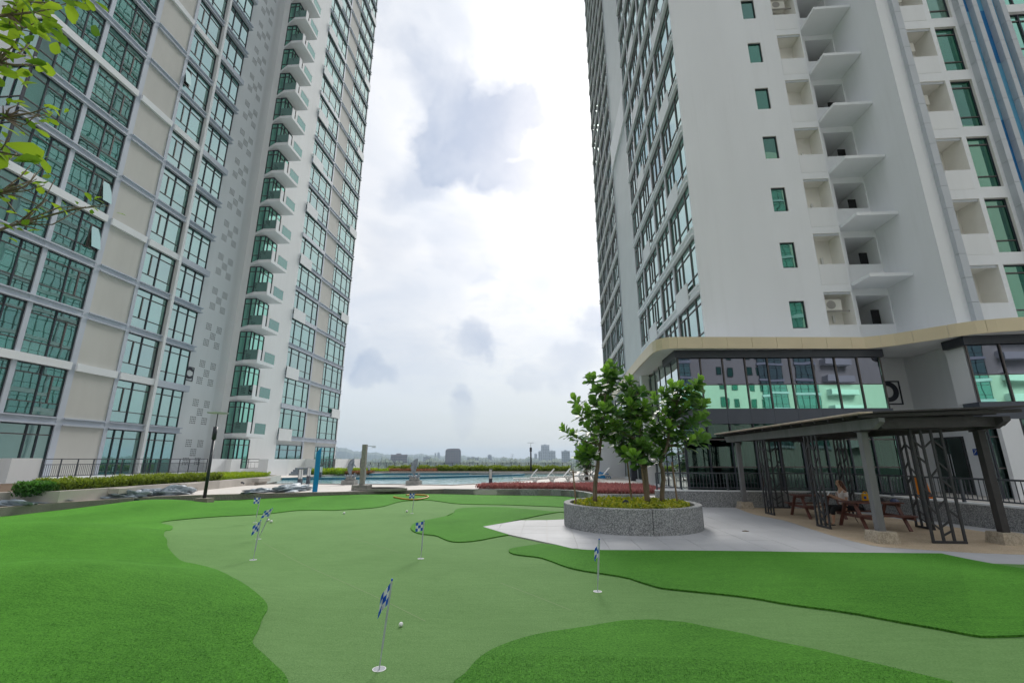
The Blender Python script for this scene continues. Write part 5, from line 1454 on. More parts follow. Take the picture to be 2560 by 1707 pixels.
def scatter(name, label, cat, m, region, n, ln, wd, zfun, hmax, parent=None, kind=None, upr=.6, tone=None, seg=2, group=None, clump=0.0):
    """a bed of small leaves: region(rng, n) gives plan points"""
    px, py = region(n); n = len(px)
    z0 = np.array([zfun(a, b) for a, b in zip(px, py)])
    hh = nrg.random(n) ** .7 * hmax
    if clump > 0:
        hh *= (1 - clump) + clump * (0.5 + 0.5 * np.sin(px * 3.1 + np.cos(py * 2.3) * 2) * np.cos(py * 3.7 + np.sin(px * 1.7)))
    az = nrg.uniform(0, 2 * PI, n)
    d = np.stack([np.cos(az) * (1 - upr), np.sin(az) * (1 - upr), np.full(n, upr) + nrg.normal(0, .25, n)], 1)
    u = np.stack([nrg.normal(0, 1, n), nrg.normal(0, 1, n), np.full(n, .6)], 1)
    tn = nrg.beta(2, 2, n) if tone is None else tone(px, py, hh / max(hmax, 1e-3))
    me = leaves_mesh(name, np.stack([px, py, z0 + hh], 1), d, u, ln * nrg.uniform(.7, 1.3, n), wd * nrg.uniform(.7, 1.3, n), tn, m, .15, seg)
    o = link(name, me)
    if kind: o['kind'] = kind; o['label'] = label
    else: tag(o, label, cat, group)
    return o
def rect(x0, x1, y0, y1):
    return lambda n: (nrg.uniform(x0, x1, n), nrg.uniform(y0, y1, n))
def polyreg(poly):
    xs = [p[0] for p in poly]; ys = [p[1] for p in poly]
    def f(n):
        a, b = nrg.uniform(min(xs), max(xs), n * 2), nrg.uniform(min(ys), max(ys), n * 2); k = inside(a, b, poly); return a[k][:n], b[k][:n]
    return f
def disc(cx, cy, r):
    def f(n):
        a, q = nrg.uniform(0, 2 * PI, n), r * np.sqrt(nrg.random(n)); return cx + q * np.cos(a), cy + q * np.sin(a)
    return f
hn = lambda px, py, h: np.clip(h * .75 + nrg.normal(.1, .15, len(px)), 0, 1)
scatter('ground_cover', 'yellow-green creeping ground cover in the round planter', 'plant', GCOVER, disc(2.22, 12.93, 1.56), 4200, .085, .055, lambda x, y: .47 + .05 * max(0, 1 - math.hypot(x - 2.2, y - 12.9) / 1.6) - (.14 if math.hypot(x - 2.22, y - 12.93) > 1.45 else 0), .13, kind='stuff', upr=.35)
REDBED = [(-3.4, 22.75), (-.6, 22.88), (.7, 22.85), (1.5, 22.2), (1.9, 21.2), (2.1, 20.0), (3.8, 19.9), (4.7, 20.2), (5.0, 22.0), (4.8, 24.2), (2.4, 25.3), (-1, 24.9), (-3.2, 24.3)]
struct(sheet('red_bed_soil', [Vector(p) for p in REDBED], SOIL, lambda x, y: DECK + .012, .8), None)
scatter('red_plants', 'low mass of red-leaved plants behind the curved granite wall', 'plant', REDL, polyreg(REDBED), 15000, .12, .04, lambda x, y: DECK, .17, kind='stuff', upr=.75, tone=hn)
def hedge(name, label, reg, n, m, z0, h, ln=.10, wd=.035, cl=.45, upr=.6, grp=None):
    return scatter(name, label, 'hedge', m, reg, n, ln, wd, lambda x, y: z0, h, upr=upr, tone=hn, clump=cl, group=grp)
struct(MB().prism([(p[0] - .24, p[1]) for p in PW] + [(-25.85, 31.5), (-25.85, 12.4)], .2, .56).build('planter_soil', SOIL))
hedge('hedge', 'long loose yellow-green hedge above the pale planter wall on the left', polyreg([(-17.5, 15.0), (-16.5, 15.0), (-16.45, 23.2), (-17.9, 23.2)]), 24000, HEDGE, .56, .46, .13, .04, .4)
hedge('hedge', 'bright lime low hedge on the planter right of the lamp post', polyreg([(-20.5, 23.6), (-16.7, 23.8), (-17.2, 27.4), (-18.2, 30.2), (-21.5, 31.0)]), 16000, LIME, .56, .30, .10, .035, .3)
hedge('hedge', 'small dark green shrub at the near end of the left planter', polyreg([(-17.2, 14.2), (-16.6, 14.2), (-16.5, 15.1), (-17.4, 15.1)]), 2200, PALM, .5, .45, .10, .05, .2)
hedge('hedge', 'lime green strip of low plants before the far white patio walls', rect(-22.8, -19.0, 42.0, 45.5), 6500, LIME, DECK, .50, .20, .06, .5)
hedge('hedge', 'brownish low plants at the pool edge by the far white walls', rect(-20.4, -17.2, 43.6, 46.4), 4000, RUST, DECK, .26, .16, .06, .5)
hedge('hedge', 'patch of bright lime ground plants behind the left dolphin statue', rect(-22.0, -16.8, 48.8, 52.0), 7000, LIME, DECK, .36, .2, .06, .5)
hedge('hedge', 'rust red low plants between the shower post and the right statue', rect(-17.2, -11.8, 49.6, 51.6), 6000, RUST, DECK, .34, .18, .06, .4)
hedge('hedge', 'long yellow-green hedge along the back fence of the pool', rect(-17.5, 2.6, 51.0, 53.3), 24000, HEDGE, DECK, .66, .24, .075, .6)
bk = ribbon_wall('back_planter', [(-21, 48.4), (-12.6, 48.8), (3.2, 49.6)], DECK, DECK + .16, .3, CONC); tag(bk, 'long low planter kerb along the far side of the pool', 'kerb')

def tropical_shrub():
    t = thing('tropical_shrub', 'tall leafy green shrub at the back, behind the leaning fig tree', 'tree', (2.9, 33.6, DECK))
    rg = random.Random(5); L = []; mb = MB()
    for i in range(9):
        a = rg.uniform(0, 6.28); top = Vector((2.9 + .55 * math.cos(a), 33.6 + .45 * math.sin(a), rg.uniform(1.6, 3.0)))
        mb.tube([(2.9 + .15 * math.cos(a), 33.6 + .15 * math.sin(a), DECK), Vector((2.9, 33.6, 1.2)).lerp(top, .5), top], [.04, .03, .015], 5)
        for k in range(60):
            b = rg.uniform(0, 6.28); c = Vector((2.9, 33.6, .8)).lerp(top, rg.uniform(.15, 1.05)) + Vector((rg.gauss(0, .16), rg.gauss(0, .16), rg.gauss(0, .12)))
            L.append((c, Vector((math.cos(b), math.sin(b), rg.uniform(-.3, 1.0))), Vector((0, 0, 1)), rg.uniform(.35, .6), .10, rg.random() * (c.z / 3)))
    mb.build('stems', BARK, t, smooth=True); leafobj('crown', L, PALM, t, 2, .3)
tropical_shrub()

def near_tree():
    """a tree left of the frame whose branch ends hang into the upper left corner"""
    rg = random.Random(21)
    base = Vector((-6.8, 1.2, .05))
    t = thing('almond_tree', 'overhanging tree branches with large green leaves in the upper left corner', 'tree', base)
    top = Vector((-5.9, 2.1, 5.6))
    tp = [base, Vector((-6.7, 1.3, 1.6)), Vector((-6.4, 1.6, 3.2)), Vector((-6.1, 1.9, 4.6)), top]
    mb = MB(); mb.tube(tp, [.11, .095, .08, .06, .04], 8); mb.build('trunk', BARK, t, smooth=True)
    U = lambda x, y: (x * .3826, y * .3826)
    far = lambda q, dist: (lambda r: Vector(CAM + r / np.linalg.norm(r) * dist))(ray(*U(*q)))
    L = []; lm = MB()
    boughs = [((-250, 130), [(60, 165), (150, 60), (300, 35), (390, 20), (230, 150), (330, 120), (60, 40), (210, 210), (40, 100), (260, 60), (470, 12), (560, 5)], 5.0, .12, 5),
              ((-250, 470), [(20, 440), (120, 300), (110, 270), (60, 370), (180, 420), (110, 480), (200, 370), (260, 430), (30, 350), (190, 290)], 4.9, .115, 3),
              ((-260, 800), [(20, 690), (110, 690), (180, 740), (320, 700), (300, 760), (340, 740), (370, 790), (240, 750), (150, 810), (190, 890), (40, 720)], 5.1, .075, 2),
              ((-260, 1000), [(60, 900), (30, 930), (110, 1000), (150, 1010), (20, 980), (60, 1010)], 4.6, .17, 2),
              ((-300, 1330), [(80, 1360), (200, 1080), (230, 1130), (270, 1100), (60, 1210), (30, 1290), (290, 1210), (240, 1170), (20, 1250), (340, 1380)], 5.2, .08, 2),
              ((-300, 1600), [(60, 1470), (160, 1470), (220, 1420), (260, 1390), (240, 1500), (300, 1450), (560, 1350), (600, 1355), (670, 1335), (710, 1345), (30, 1480), (310, 1300), (360, 1170)], 5.2, .07, 2)]
    for root, tips, dist, ln, nl in boughs:
        r0 = far(root, dist + .2)
        ctr = sum((far(q, dist) for q in tips), Vector()) / len(tips)
        hub = r0.lerp(ctr, .62)
        src = min(tp[2:], key=lambda p: (p - r0).length)
        lm.tube([src, src.lerp(r0, .6) + Vector((0, 0, .1)), r0, hub], [.024, .02, .016, .010], 6)
        for q in tips:
            c = far(q, dist + rg.gauss(0, .18)); m_ = hub.lerp(c, .55) + Vector((rg.gauss(0, .03), rg.gauss(0, .03), rg.gauss(0, .03)))
            lm.tube([hub, m_, c], [.008, .005, .003], 5)
            for i in range(nl):
                az = rg.uniform(0, 6.28); d = Vector((math.cos(az), math.sin(az), rg.uniform(-.5, .8)))
                l = ln * rg.uniform(.6, 1.15)
                pos = c + Vector((rg.gauss(0, .05), rg.gauss(0, .05), rg.gauss(0, .04)))
                tn = rg.betavariate(1.6, 1.6)
                L.append((pos, d, Vector((rg.gauss(0, .4), rg.gauss(0, .4), 1)), l, l * rg.uniform(.5, .62), tn))
    lm.build('limbs', BARK, t, smooth=True); leafobj('leaves', L, FICUS2, t, 3, .2)
near_tree()

# ------------------------------------------------------------------ putting green furniture
def flags():
    data = [((948, 1672), (980, 1448), 'nearest checkered golf flag, large in the foreground', 205, .22, 1),
            ((633, 1399), (652, 1300), 'nearer of the three grouped golf flags on the left, hanging limp', 205, .45, 2),
            ((646, 1347), (681, 1270), 'middle golf flag of the left group, its pole leaning most', 190, .7, 3),
            ((638, 1306), (651, 1242), 'farthest golf flag of the left group, spread out to the left', 178, .95, 4),
            ((1052, 1396), (1060, 1301), 'golf flag in the middle of the green near the tip of the turf tongue', 185, .8, 5),
            ((1494, 1478), (1498, 1347), 'golf flag on the right between the turf and the paving', 240, .3, 6),
            ((1030, 1283), (1037, 1232), 'small far golf flag near the orange hose', 182, .95, 7)]
    for bpx, tpx, lab, ang, spread, seed in data:
        b = hit(*bpx); tp = aty(*tpx, b.y); lab = lab
        t = thing('golf_flag', lab, 'flag', b, 'checkered flags on the putting green')
        ax = tp - b; L = ax.length
        mb = MB(); mb.tube([Vector((0, 0, .0)), ax * .22], .005, 8); mb.tube([ax * .22, ax * .985], .0085 if b.y < 6 else .012, 8); mb.build('pole', POLEM, t, (0, 0, 0))
        mb = MB(); mb.tube([ax * .985, ax * 1.01], .008, 8); mb.build('pole_cap', FLAGBLUE, t, (0, 0, 0))
        fh, fl = L * .24, L * .27
        nx, ny = 12, 9
        e = Vector((math.cos(R(ang)), math.sin(R(ang)), 0)); dn = -ax.normalized()
        mb = MB(); vs = []
        for i in range(nx + 1):
            u = i / nx
            for j in range(ny + 1):
                v = j / ny
                w = .025 * math.sin(u * 6 + seed) * u + .012 * math.sin(u * 11 + v * 3 + seed * 2) * u
                p = ax * .985 + dn * (v * fh + (1 - spread) * u * fl * .85) + e * (u * fl * (.25 + .75 * spread)) + Vector((-e.y, e.x, 0)) * w
                vs.append(p)
        for i in range(nx):
            for j in range(ny):
                mb.mi = ((i // 4) + (j // 3)) % 2
                mb.add([vs[i * (ny + 1) + j], vs[i * (ny + 1) + j + 1], vs[(i + 1) * (ny + 1) + j + 1], vs[(i + 1) * (ny + 1) + j]], [(0, 1, 2, 3)])
        mb.build('cloth', [FLAGBLUE, FLAGWHITE], t, (0, 0, 0), smooth=True)
        cu = MB(); cu.lathe([(.050, .0015), (.050, .004), (.056, .004), (.056, .0015)], 28); cu.build('cup_rim', CUP, t, (0, 0, 0))
        cu = MB(); cu.lathe([(.0495, .0012), (.0495, .0030), (.001, .0026)], 28); cu.build('cup', CUPIN, t, (0, 0, 0))
    bm = MB(); bm.lathe([(.0215 * math.sin(PI * i / 10) + 1e-4, .0215 - .0215 * math.cos(PI * i / 10)) for i in range(11)], 16)
    bme = bm.mesh('golf_ball', CUP, True)
    for (u, v), lab in (((1002, 1566), 'white golf ball lying near the foreground flag'), ((860, 1285), 'lone white golf ball far up the green'), ((1017, 1280.5), 'white golf ball close to the far flag'), ((670, 1303), 'left one of two golf balls by the grouped flags'), ((677.5, 1306.5), 'right one of two golf balls by the grouped flags')):
        p = hit(u, v); o = link('golf_ball', bme, None, p); o.scale = (1.05,) * 3 if v > 1500 else (1.7,) * 3; tag(o, lab, 'ball', 'golf balls on the putting green')
flags()
def hose():
    px_ = Ma((770, 880), (860, 900), (960, 913), (1060, 915), (1150, 905), (1220, 888), (1238, 872), (1200, 858), (1100, 850), (1000, 850), (940, 856))
    pts = [hit(*p) + Vector((0, 0, .05)) for p in px_]
    sp = smooth_poly(pts, 2, False); mb = MB(); mb.tube([(p.x, p.y, hgt(p.x, p.y) + .05) for p in sp], .028, 6)
    tag(mb.build('hose', ORANGE, smooth=True), 'orange hose lying in an open loop on the far turf', 'hose')
hose()

# ------------------------------------------------------------------ pool-side things
def dolphin(label, loc, flip):
    t = thing('dolphin_statue', label, 'statue', loc, 'leaping dolphin statues at the pool edge')
    MB().box(-.38, .38, -.34, .34, 0, .24).build('plinth', PLINTHM, t, (0, 0, 0))
    o = blob('rock', PLINTHM, (0, 0, .241), (.30, .27, .24), 3, .3); o.parent = t
    rg = random.Random(4)
    for i in range(7):
        a = rg.uniform(0, 6.28); mb = MB()
        mb.tube([(.1 * math.cos(a), .1 * math.sin(a), .36), (.26 * math.cos(a), .2 * math.sin(a), .46), (.34 * math.cos(a), .26 * math.sin(a), .56 + rg.uniform(-.06, .1))], [.07, .055, .03], 6)
        mb.build('coral', STATUE, t, (0, 0, 0), smooth=True)
    # body from the tail stem up to the beak, arching
    s = flip
    path = [(0, 0, .50, .045), (-.03 * s, 0, .58, .055), (-.06 * s, 0, .72, .09), (-.06 * s, 0, .90, .125), (-.03 * s, 0, 1.08, .135), (.02 * s, 0, 1.24, .115), (.06 * s, 0, 1.34, .085), (.10 * s, 0, 1.40, .045), (.14 * s, 0, 1.44, .022), (.17 * s, 0, 1.45, .008)]
    mb = MB(); mb.tube([p[:3] for p in path], [p[3] * 1.25 for p in path], 12); mb.build('body', STATUE, t, (0, 0, 0), smooth=True)
    def fin(pts, th):
        mb = MB(); n = len(pts); mb.add([(x, y - th, z) for x, y, z in pts] + [(x, y + th, z) for x, y, z in pts], [tuple(range(n)), tuple(range(2 * n - 1, n - 1, -1))] + [(i, n + i, n + (i + 1) % n, (i + 1) % n) for i in range(n)]); return mb
    fin([(-.15 * s, 0, 1.06), (-.28 * s, 0, .96), (-.17 * s, 0, .92)], .012).build('back_fin', STATUE, t, (0, 0, 0))
    for q in (-1, 1):
        mb = MB(); mb.add([(.06 * s, q * .09, 1.20), (.04 * s, q * .10, 1.10), (.14 * s, q * .30, .96), (.16 * s, q * .30, .98)], [(0, 1, 2, 3)]); mb.add([(.08 * s, q * .09, 1.19), (.06 * s, q * .10, 1.10), (.15 * s, q * .30, .96), (.17 * s, q * .30, .98)], [(3, 2, 1, 0)]); mb.build('flipper', STATUE, t, (0, 0, 0))
        mb = MB(); mb.tube([(0, 0, .50), (.02, q * .12, .44), (.04, q * .22, .47)], [.03, .03, .01], 6); mb.build('tail_fluke', STATUE, t, (0, 0, 0))
dolphin('dolphin statue on coral base left of the shower post', (-11.3, 26.75, DECK), 1)
dolphin('dolphin statue on coral base standing alone at the pool edge', (-7.48, 26.55, DECK), 1)

def poolside():
    sh = thing('shower', 'outdoor shower post of brown tile with thin chrome arm', 'shower', (-8.7, 22.0, DECK))
    MB().box(-.38, .38, -.30, .30, 0, .24).build('base', SHOWERM, sh, (0, 0, 0))
    MB().box(-.10, .10, -.10, .10, .241, 2.10).build('post', SHOWERM, sh, (0, 0, 0))
    mb = MB(); mb.tube([(.13, 0, 2.02), (.52, 0, 2.02), (.52, 0, 1.96)], .014, 6); mb.tube([(.36, 0, 1.965), (.52, 0, 1.965)], .02, 6); mb.build('arm', GREYCAP, sh, (0, 0, 0))
    mb = MB(); mb.tube([(.14, -.05, .95), (.17, -.05, .6), (.15, -.05, .42)], .025, 6); mb.build('hose', GREYCAP, sh, (0, 0, 0))
    tr = thing('shower_tray', 'oval tiled foot-rinse basin around the shower post', 'basin', (-7.75, 21.9, DECK))
    mb = MB(); mb.lathe([(1.12, 0), (1.12, .11), (1.02, .11), (1.02, .03), (.01, .03)], 40, sx=1.12, sy=.75); mb.build('kerb', SHOWERM, tr, (0, 0, 0))
    mb = MB(); mb.lathe([(1.01, .05), (.01, .05)], 40, sx=1.12, sy=.75); mb.build('water', WATER, tr, (0, 0, 0))
    # blue marker post
    bp = thing('blue_post', 'tall bright blue pole with slanted top by the low wall', 'post', (-10.27, 20.6, DECK), rot=R(28))
    mb = MB(); a = .10
    mb.add([(-a, -.07, 0), (a, -.07, 0), (a, .07, 0), (-a, .07, 0), (-a, -.07, 1.72), (a, -.07, 1.95), (a, .07, 1.95), (-a, .07, 1.72)], [(0, 3, 2, 1), (4, 5, 6, 7), (0, 1, 5, 4), (1, 2, 6, 5), (2, 3, 7, 6), (3, 0, 4, 7)]); mb.build('shaft', BLUEC, bp, (0, 0, 0))
    MB().box(-a - .015, -a - .001, -.06, .06, 0.02, 1.66).build('light_strip', mat('pale_blue_strip', (.20, .42, .62), .4, .08), bp, (0, 0, 0))
    # bollard lights
    for (x, y, lab, hh) in ((-2.86, 24.45, 'bollard light at the edge of the red plants before the pool', .92), (-12.34, 23.08, 'nearest bollard light on the left walkway, left of the blue pole', .95), (-13.88, 26.9, 'bollard light just behind the blue pole', .95), (-18.8, 38.4, 'bollard light in the pool corner, farther behind the blue pole', .9), (-17.4, 45.5, 'far bollard light behind the shower post', .95)):
        t = thing('bollard_light', lab, 'bollard', (x, y, DECK - (.07 if (x, y) in ((-18.8, 38.4), (-17.4, 45.5)) else 0)), 'bollard lights round the pool')
        mb = MB(); mb.box(-.085, .085, -.085, .085, 0, hh * .48); mb.build('base', SLATE, t, (0, 0, 0))
        mb = MB(); mb.box(-.07, .07, -.07, .07, hh * .48, hh * .97); mb.build('diffuser', LAMPW, t, (0, 0, 0))
        mb = MB(); mb.box(-.085, .085, -.085, .085, hh * .97, hh); mb.build('cap', SLATE, t, (0, 0, 0))
        for sx in (-1, 1): MB().box(sx * .078 - .008, sx * .078 + .008, -.085, -.068, hh * .48, hh * .97).build('corner_bar', SLATE, t, (0, 0, 0))
    # lamp posts
    def lamp(label, loc, H_, r, foot):
        t = thing('lamp_post', label, 'lamp post', loc, 'slim lamp posts with flat disc heads')
        if foot: MB().box(-.26, .26, -.18, .2, -.05, .26).build('footing', GRANITE_T, t, (0, 0, 0))
        z0 = .26 if foot else 0
        mb = MB(); mb.tube([(0, 0, z0), (0, 0, H_ * .70)], [r, r * .8], 10); mb.build('pole', FRAME, t, (0, 0, 0), smooth=True)
        mb = MB(); mb.tube([(0, 0, H_ * .70), (0, 0, H_ * .84)], r * 1.25, 10); mb.build('lamp_head', FRAME, t, (0, 0, 0), smooth=True)
        mb = MB(); mb.tube([(0, 0, H_ * .84), (0, 0, H_ * .99)], .018, 6); mb.build('stem', FRAME, t, (0, 0, 0))
        mb = MB(); mb.lathe([(.02, H_ * .985), (.36, H_ * .99), (.37, H_), (.02, H_ + .02)], 24); mb.build('disc', GREYCAP, t, (0, 0, 0))
    lamp('near lamp post with flat disc on a stone footing at the left wall', (-12.85, 17.2, .02), 3.45, .062, True)
    lamp('distant thin lamp post at the back fence beyond the loungers', (-1.6, 51.0, DECK), 3.15, .10, False)
    # loungers
    def lounger(label, loc, rot):
        t = thing('sun_lounger', label, 'sun lounger', loc, 'white sun loungers in a row beside the pool', rot)
        for i in range(9):
            MB().box(-.80 + i * .105, -.715 + i * .105, -.27, .27, .30, .325).build('slat', WHITEPL, t, (0, 0, 0))
        for s in (-1, 1):
            MB().box(-.82, .80, s * .29 - .02, s * .29 + .02, .275, .335).build('side_rail', WHITEPL, t, (0, 0, 0))
            for x in (-.55, .45):
                mb = MB(); mb.beam((x - .14, s * .29, .28), (x, s * .29, .0), .035, .05); mb.beam((x + .14, s * .29, .28), (x, s * .29, .0), .035, .05); mb.build('leg', WHITEPL, t, (0, 0, 0))
        e = Vector((math.cos(R(48)), 0, math.sin(R(48))))
        for i in range(7):
            p = Vector((.16, 0, .33)) + e * (.095 * i + .03)
            mb = MB(); mb.beam((p.x, -.25, p.z), (p.x, .25, p.z), .075, .022, up=(-e.z, 0, e.x)); mb.build('back_slat', WHITEPL, t, (0, 0, 0))
        for s in (-1, 1):
            q = Vector((.16, s * .26, .32)); mb = MB(); mb.beam(q, q + e * .70, .035, .04); mb.beam(q + e * .42, (.72, s * .26, .32), .025, .03); mb.build('back_frame', WHITEPL, t, (0, 0, 0))
    lo = [(1317, 1209.5), (1361, 1207), (1403, 1204.5), (1440, 1202), (1472, 1200), (1505, 1198)]
    names = ['first', 'second', 'third', 'fourth', 'fifth', 'sixth']
    for (u, v), nm in zip(lo, names):
        p = atz(u, v, DECK); lounger('%s white sun lounger from the left in the row by the pool' % nm, (p.x, p.y + .25, DECK), R(4))
    # plastic sheeting heaps along the low wall
    spots = [((8, 1266), (.55, .30, .15), 'crumpled clear plastic sheet at the far left end of the low wall'), ((75, 1259), (.75, .35, .13), 'grey plastic sheet next to the far left heap on the wall'), ((305, 1245), (.75, .40, .22), 'pale plastic sheet heap left of the near lamp post'), ((366, 1240), (.60, .32, .20), 'bluish plastic heap between two others left of the lamp post'), ((424, 1238), (.70, .35, .24), 'bluish plastic heap closest to the near lamp post, on its left'), ((655, 1231.5), (.9, .3, .14), 'flat plastic sheet on the wall right of the lamp post'), ((730, 1228.5), (.95, .45, .26), 'larger plastic heap on the wall just left of the blue pole')]
    for i, ((u, v), dm, lab) in enumerate(spots):
        p = atz(u, v, DECK); o = blob('plastic_heap', PLASTIC, (p.x - .15, p.y + .28, DECK + .013), dm, 30 + i, .45, 4, R(30 + 10 * i)); tag(o, lab, 'plastic sheet', 'plastic sheeting along the low wall')
    o = blob('tarpaulin', BLUEC, (4.3, 36.8, DECK), (.62, .4, .42), 5, .3); tag(o, 'crumpled bright blue tarpaulin on the deck before the white wall', 'tarpaulin')
    wl_ = thing('wall_light', 'small dark square light on the low wall behind the left mound', 'light', (-14.9, 16.0, .2))
    p = atz(342, 1252, .19); wl_.location = (p.x + .03, p.y - .05, .19)
    MB().box(-.08, .08, -.03, .03, -.06, .09).build('housing', FRAME, wl_, (0, 0, 0)); MB().box(-.085, .085, -.035, -.031, .091, .10).build('visor', GREYCAP, wl_, (0, 0, 0))
poolside()

def back_fence():
    t = thing('fence', 'long dark metal fence with open frames at the far side of the pool', 'fence', (-9, 54.2, DECK))
    ps = MB().box(-.035, .035, -.035, .035, 0, .98).mesh('post', RAILM); fr_ = MB()
    fr_.box(.16, .185, -.012, .012, .1, .86); fr_.box(.80, .825, -.012, .012, .1, .86); fr_.box(.185, .80, -.012, .012, .835, .86); fr_.box(.185, .80, -.012, .012, .1, .125)
    frm = fr_.mesh('inner_frame', RAILM)
    n = 25
    for i in range(n + 1):
        x = -21.6 + i * .98
        wlink('post', ps, t, (x, 54.2, DECK))
        if i < n: wlink('inner_frame', frm, t, (x, 54.2, DECK))
    boxpart('top_rail', RAILM, t, (-21.6, 2.9, 54.16, 54.24, DECK + .98, DECK + 1.03))
    t2 = thing('fence', 'taller dark railing at the far corner of the left tower', 'fence', (-22, 58, DECK))
    railing(t2, [(-23.1, 58.6), (-21.9, 54.4)], .7, 1.75, .18, post_every=1.2, picket=.03, pr=.04)
    t3 = thing('fence', 'lower short dark railing at the right end of the back fence', 'fence', (3.2, 54, DECK))
    railing(t3, [(3.1, 54.3), (5.6, 54.3)], DECK, DECK + .62, .3, post_every=1.2, picket=.02)
back_fence()

# ------------------------------------------------------------------ land beyond
GZ = -28.0
LANDM = mat('far_land', (0.055, 0.085, 0.035), .95, .35, .01, detail=6)
WOODM = mat('far_wood', (0.035, 0.065, 0.022), .95, .45, .05, detail=6)
HILLM = mat('far_hill', (0.035, 0.06, 0.025), .95, .4, .02, detail=6)
FARB = [mat('far_block_%s' % n, c, .8, .06, .05) for n, c in (('mauve', (.24, .19, .20)), ('pale', (.46, .47, .50)), ('grey', (.36, .38, .42)))]
def land():
    mb = MB(); mb.lathe([(7500, GZ - .5), (7500, GZ), (3000, GZ), (900, GZ), (200, GZ), (1, GZ)], 64); struct(mb.build('ground', LANDM))
    rg = random.Random(8)
    def polar(az, d): a = R(az); return (math.sin(a) * d, math.cos(a) * d)
    # tree belts: crowns as bumpy ridges, nearer ones lower
    def belt(name, d, a0, a1, h0, h1, m, step, seed, th=60, kind='stuff', lab=None, prof=None):
        r_ = random.Random(seed); vs, fs = [], []; n = int((a1 - a0) / step)
        for i in range(n + 1):
            az = a0 + (a1 - a0) * i / n
            top = h0 + (h1 - h0) * (0.5 + .25 * math.sin(i * .13 + seed) + .15 * math.sin(i * .37 + seed * 2) + .18 * (r_.random() - .5) + .10 * math.sin(i * 1.1))
            if prof: top += prof(az)
            for dd, zz in ((d - th / 2, GZ - 1), (d - th * .35, GZ + (top - GZ) * .72 + r_.uniform(-1, 1)), (d, top), (d + th / 2, GZ - 1)):
                x, y = polar(az, dd); vs.append((x, y, zz))
        for i in range(n):
            for k in range(3): fs.append((i * 4 + k, (i + 1) * 4 + k, (i + 1) * 4 + k + 1, i * 4 + k + 1))
        mb = MB(); mb.add(vs, fs); o = mb.build(name, m, smooth=False); o['kind'] = kind
        if lab: o['label'] = lab
    belt('far_woodland', 260, -70, 70, GZ + 7, GZ + 15, WOODM, .35, 1, 60)
    belt('far_woodland', 480, -70, 70, GZ + 9, GZ + 19, WOODM, .25, 2, 90)
    belt('far_woodland', 850, -70, 70, GZ + 10, GZ + 24, WOODM, .16, 3, 160)
    belt('far_woodland', 1500, -70, 70, GZ + 14, GZ + 33, WOODM, .10, 4, 260)
    belt('far_woodland', 2600, -70, 70, GZ + 20, GZ + 44, WOODM, .06, 5, 400)
    hl = lambda az: 95 * math.exp(-((az + 26) / 5.5) ** 2) + 30 * math.exp(-((az + 14) / 6) ** 2) + 25 * math.exp(-((az - 22) / 8) ** 2)
    belt('hills', 4300, -70, 70, GZ + 24, GZ + 48, HILLM, .10, 6, 900, 'structure', prof=hl)
    # far buildings: each placed by its bearing and given a real distance and size
    def far_block(label, u0, u1, vtop, dist, m, style=0):
        a, b = ray(u0, H0), ray(u1, H0); c = (a + b) / 2; c = c / math.hypot(c[0], c[1])
        w = dist * math.hypot(*(b / math.hypot(b[0], b[1]) - a / math.hypot(a[0], a[1]))[:2])
        rt_ = ray((u0 + u1) / 2, vtop); ztop = EYE + dist * rt_[2] / math.hypot(rt_[0], rt_[1])
        t = thing('far_building', label, 'building', (c[0] * dist, c[1] * dist, GZ), 'hazy buildings on the skyline', math.atan2(c[1], c[0]) - PI / 2)
        Hh = ztop - GZ
        if style == 1:      # rounded shoulders
            n = 16; pr = [(-w / 2, 0), (-w / 2, Hh * .86), (-w * .46, Hh * .93), (-w * .40, Hh * .975), (-w * .2, Hh), (w * .2, Hh), (w * .38, Hh * .99), (w * .46, Hh * .93), (w / 2, Hh * .84), (w / 2, 0)]
            mb = MB(); n = len(pr); mb.add([(x, -12, z) for x, z in pr] + [(x, 12, z) for x, z in pr], [tuple(range(n)), tuple(range(2 * n - 1, n - 1, -1))] + [(i, n + i, n + (i + 1) % n, (i + 1) % n) for i in range(n)]); mb.build('body', m, t, (0, 0, 0))
        else:
            MB().box(-w / 2, w / 2, -12, 12, 0, Hh).build('body', m, t, (0, 0, 0))
            MB().box(-w * .18, w * .12, -6, 6, Hh + .01, Hh + 3.5).build('roof_room', m, t, (0, 0, 0))
        nb = max(2, int(w / 7)); nfl = max(2, int(min(Hh * .9, 90) / 7))
        wm = MB().box(-w / nb * .28, w / nb * .28, -.3, .1, -1.5, 1.5).mesh('window_band', SLATE)
        for i in range(nb):
            for j in range(nfl):
                link('window_band', wm, t, (-w / 2 + (i + .5) * w / nb, -12.1, Hh * .92 - j * 7 - 4))
    far_block('large mauve apartment block with rounded shoulders on the skyline', 1113, 1152, 1121, 1450, FARB[0], 1)
    far_block('tallest pale tower of the hazy cluster right of the far lamp post', 1353, 1374, 1112, 2300, FARB[1])
    far_block('pale block on the left of the hazy tower cluster', 1346, 1356, 1128, 2250, FARB[1])
    far_block('pale block on the right of the hazy tower cluster', 1372, 1389, 1127, 2200, FARB[1])
    far_block('hazy pale tower standing alone between the cluster and the fig tree', 1404, 1425, 1127, 1900, FARB[2])
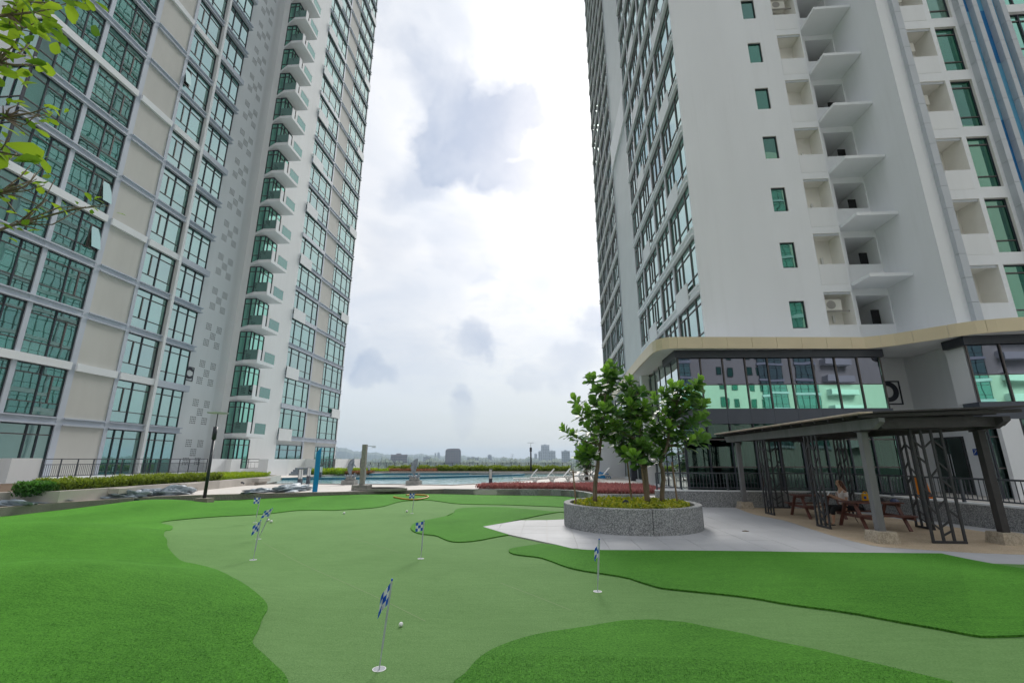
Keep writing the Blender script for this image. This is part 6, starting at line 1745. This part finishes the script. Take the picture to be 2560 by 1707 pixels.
    far_block('grey tower half hidden behind the left fig tree', 1439, 1466, 1109, 1500, FARB[2])
    far_block('small faint block close left of the tower cluster', 1336, 1343, 1134, 2600, FARB[1])
    far_block('slim left one of two faint distant towers', 1086, 1090, 1132, 3300, FARB[2])
    far_block('slim right one of two faint distant towers', 1093, 1099, 1131, 3300, FARB[2])
    far_block('long low mauve building on the skyline right of the shower post', 977, 1018, 1136, 1500, FARB[0])
    far_block('small faint cube-shaped block midway along the skyline', 1219, 1229, 1137, 2600, FARB[2])
    far_block('low pale block just right of the mauve apartment block', 1168, 1197, 1143, 1900, FARB[1])
    far_block('faint wide block between the dolphin statue and the slim towers', 1058, 1078, 1141.5, 2100, FARB[2])
    py = ray(1281, H0); py = py / math.hypot(py[0], py[1]); t = thing('pylon', 'faint lattice power pylon on the skyline', 'pylon', (py[0] * 1700, py[1] * 1700, GZ))
    for s in (-1, 1):
        mb = MB(); mb.beam((s * 5, 0, 0), (s * .8, 0, 48), .5, .5); mb.build('leg', SLATE, t, (0, 0, 0))
    for z, w in ((34, 8), (40, 7), (46, 6)):
        mb = MB(); mb.beam((-w, 0, z), (w, 0, z), .5, .5); mb.build('cross_arm', SLATE, t, (0, 0, 0))
    for i in range(6):
        z0, z1 = i * 7, i * 7 + 7; w0, w1 = 5 - 4.2 * z0 / 48, 5 - 4.2 * z1 / 48
        mb = MB(); mb.beam((-w0, 0, z0), (w1, 0, z1), .35, .35); mb.build('brace', SLATE, t, (0, 0, 0))
land()

def haze():
    m, n, l = new_mat('haze_air')
    out = nd(n, 'ShaderNodeOutputMaterial')
    v = nd(n, 'ShaderNodeVolumePrincipled', ins={'Density': 0.00017, 'Anisotropy': 0.1})
    v.inputs['Color'].default_value = (0.66, 0.82, 1.0, 1)
    l.new(v.outputs[0], out.inputs['Volume'])
    o = MB().box(-5400, 5400, -5400, 5600, GZ - 1.2, 100).build('haze', m)
    o['kind'] = 'stuff'; o['label'] = 'pale blue haze in the air'
    return o
HAZE = True
if HAZE: haze()
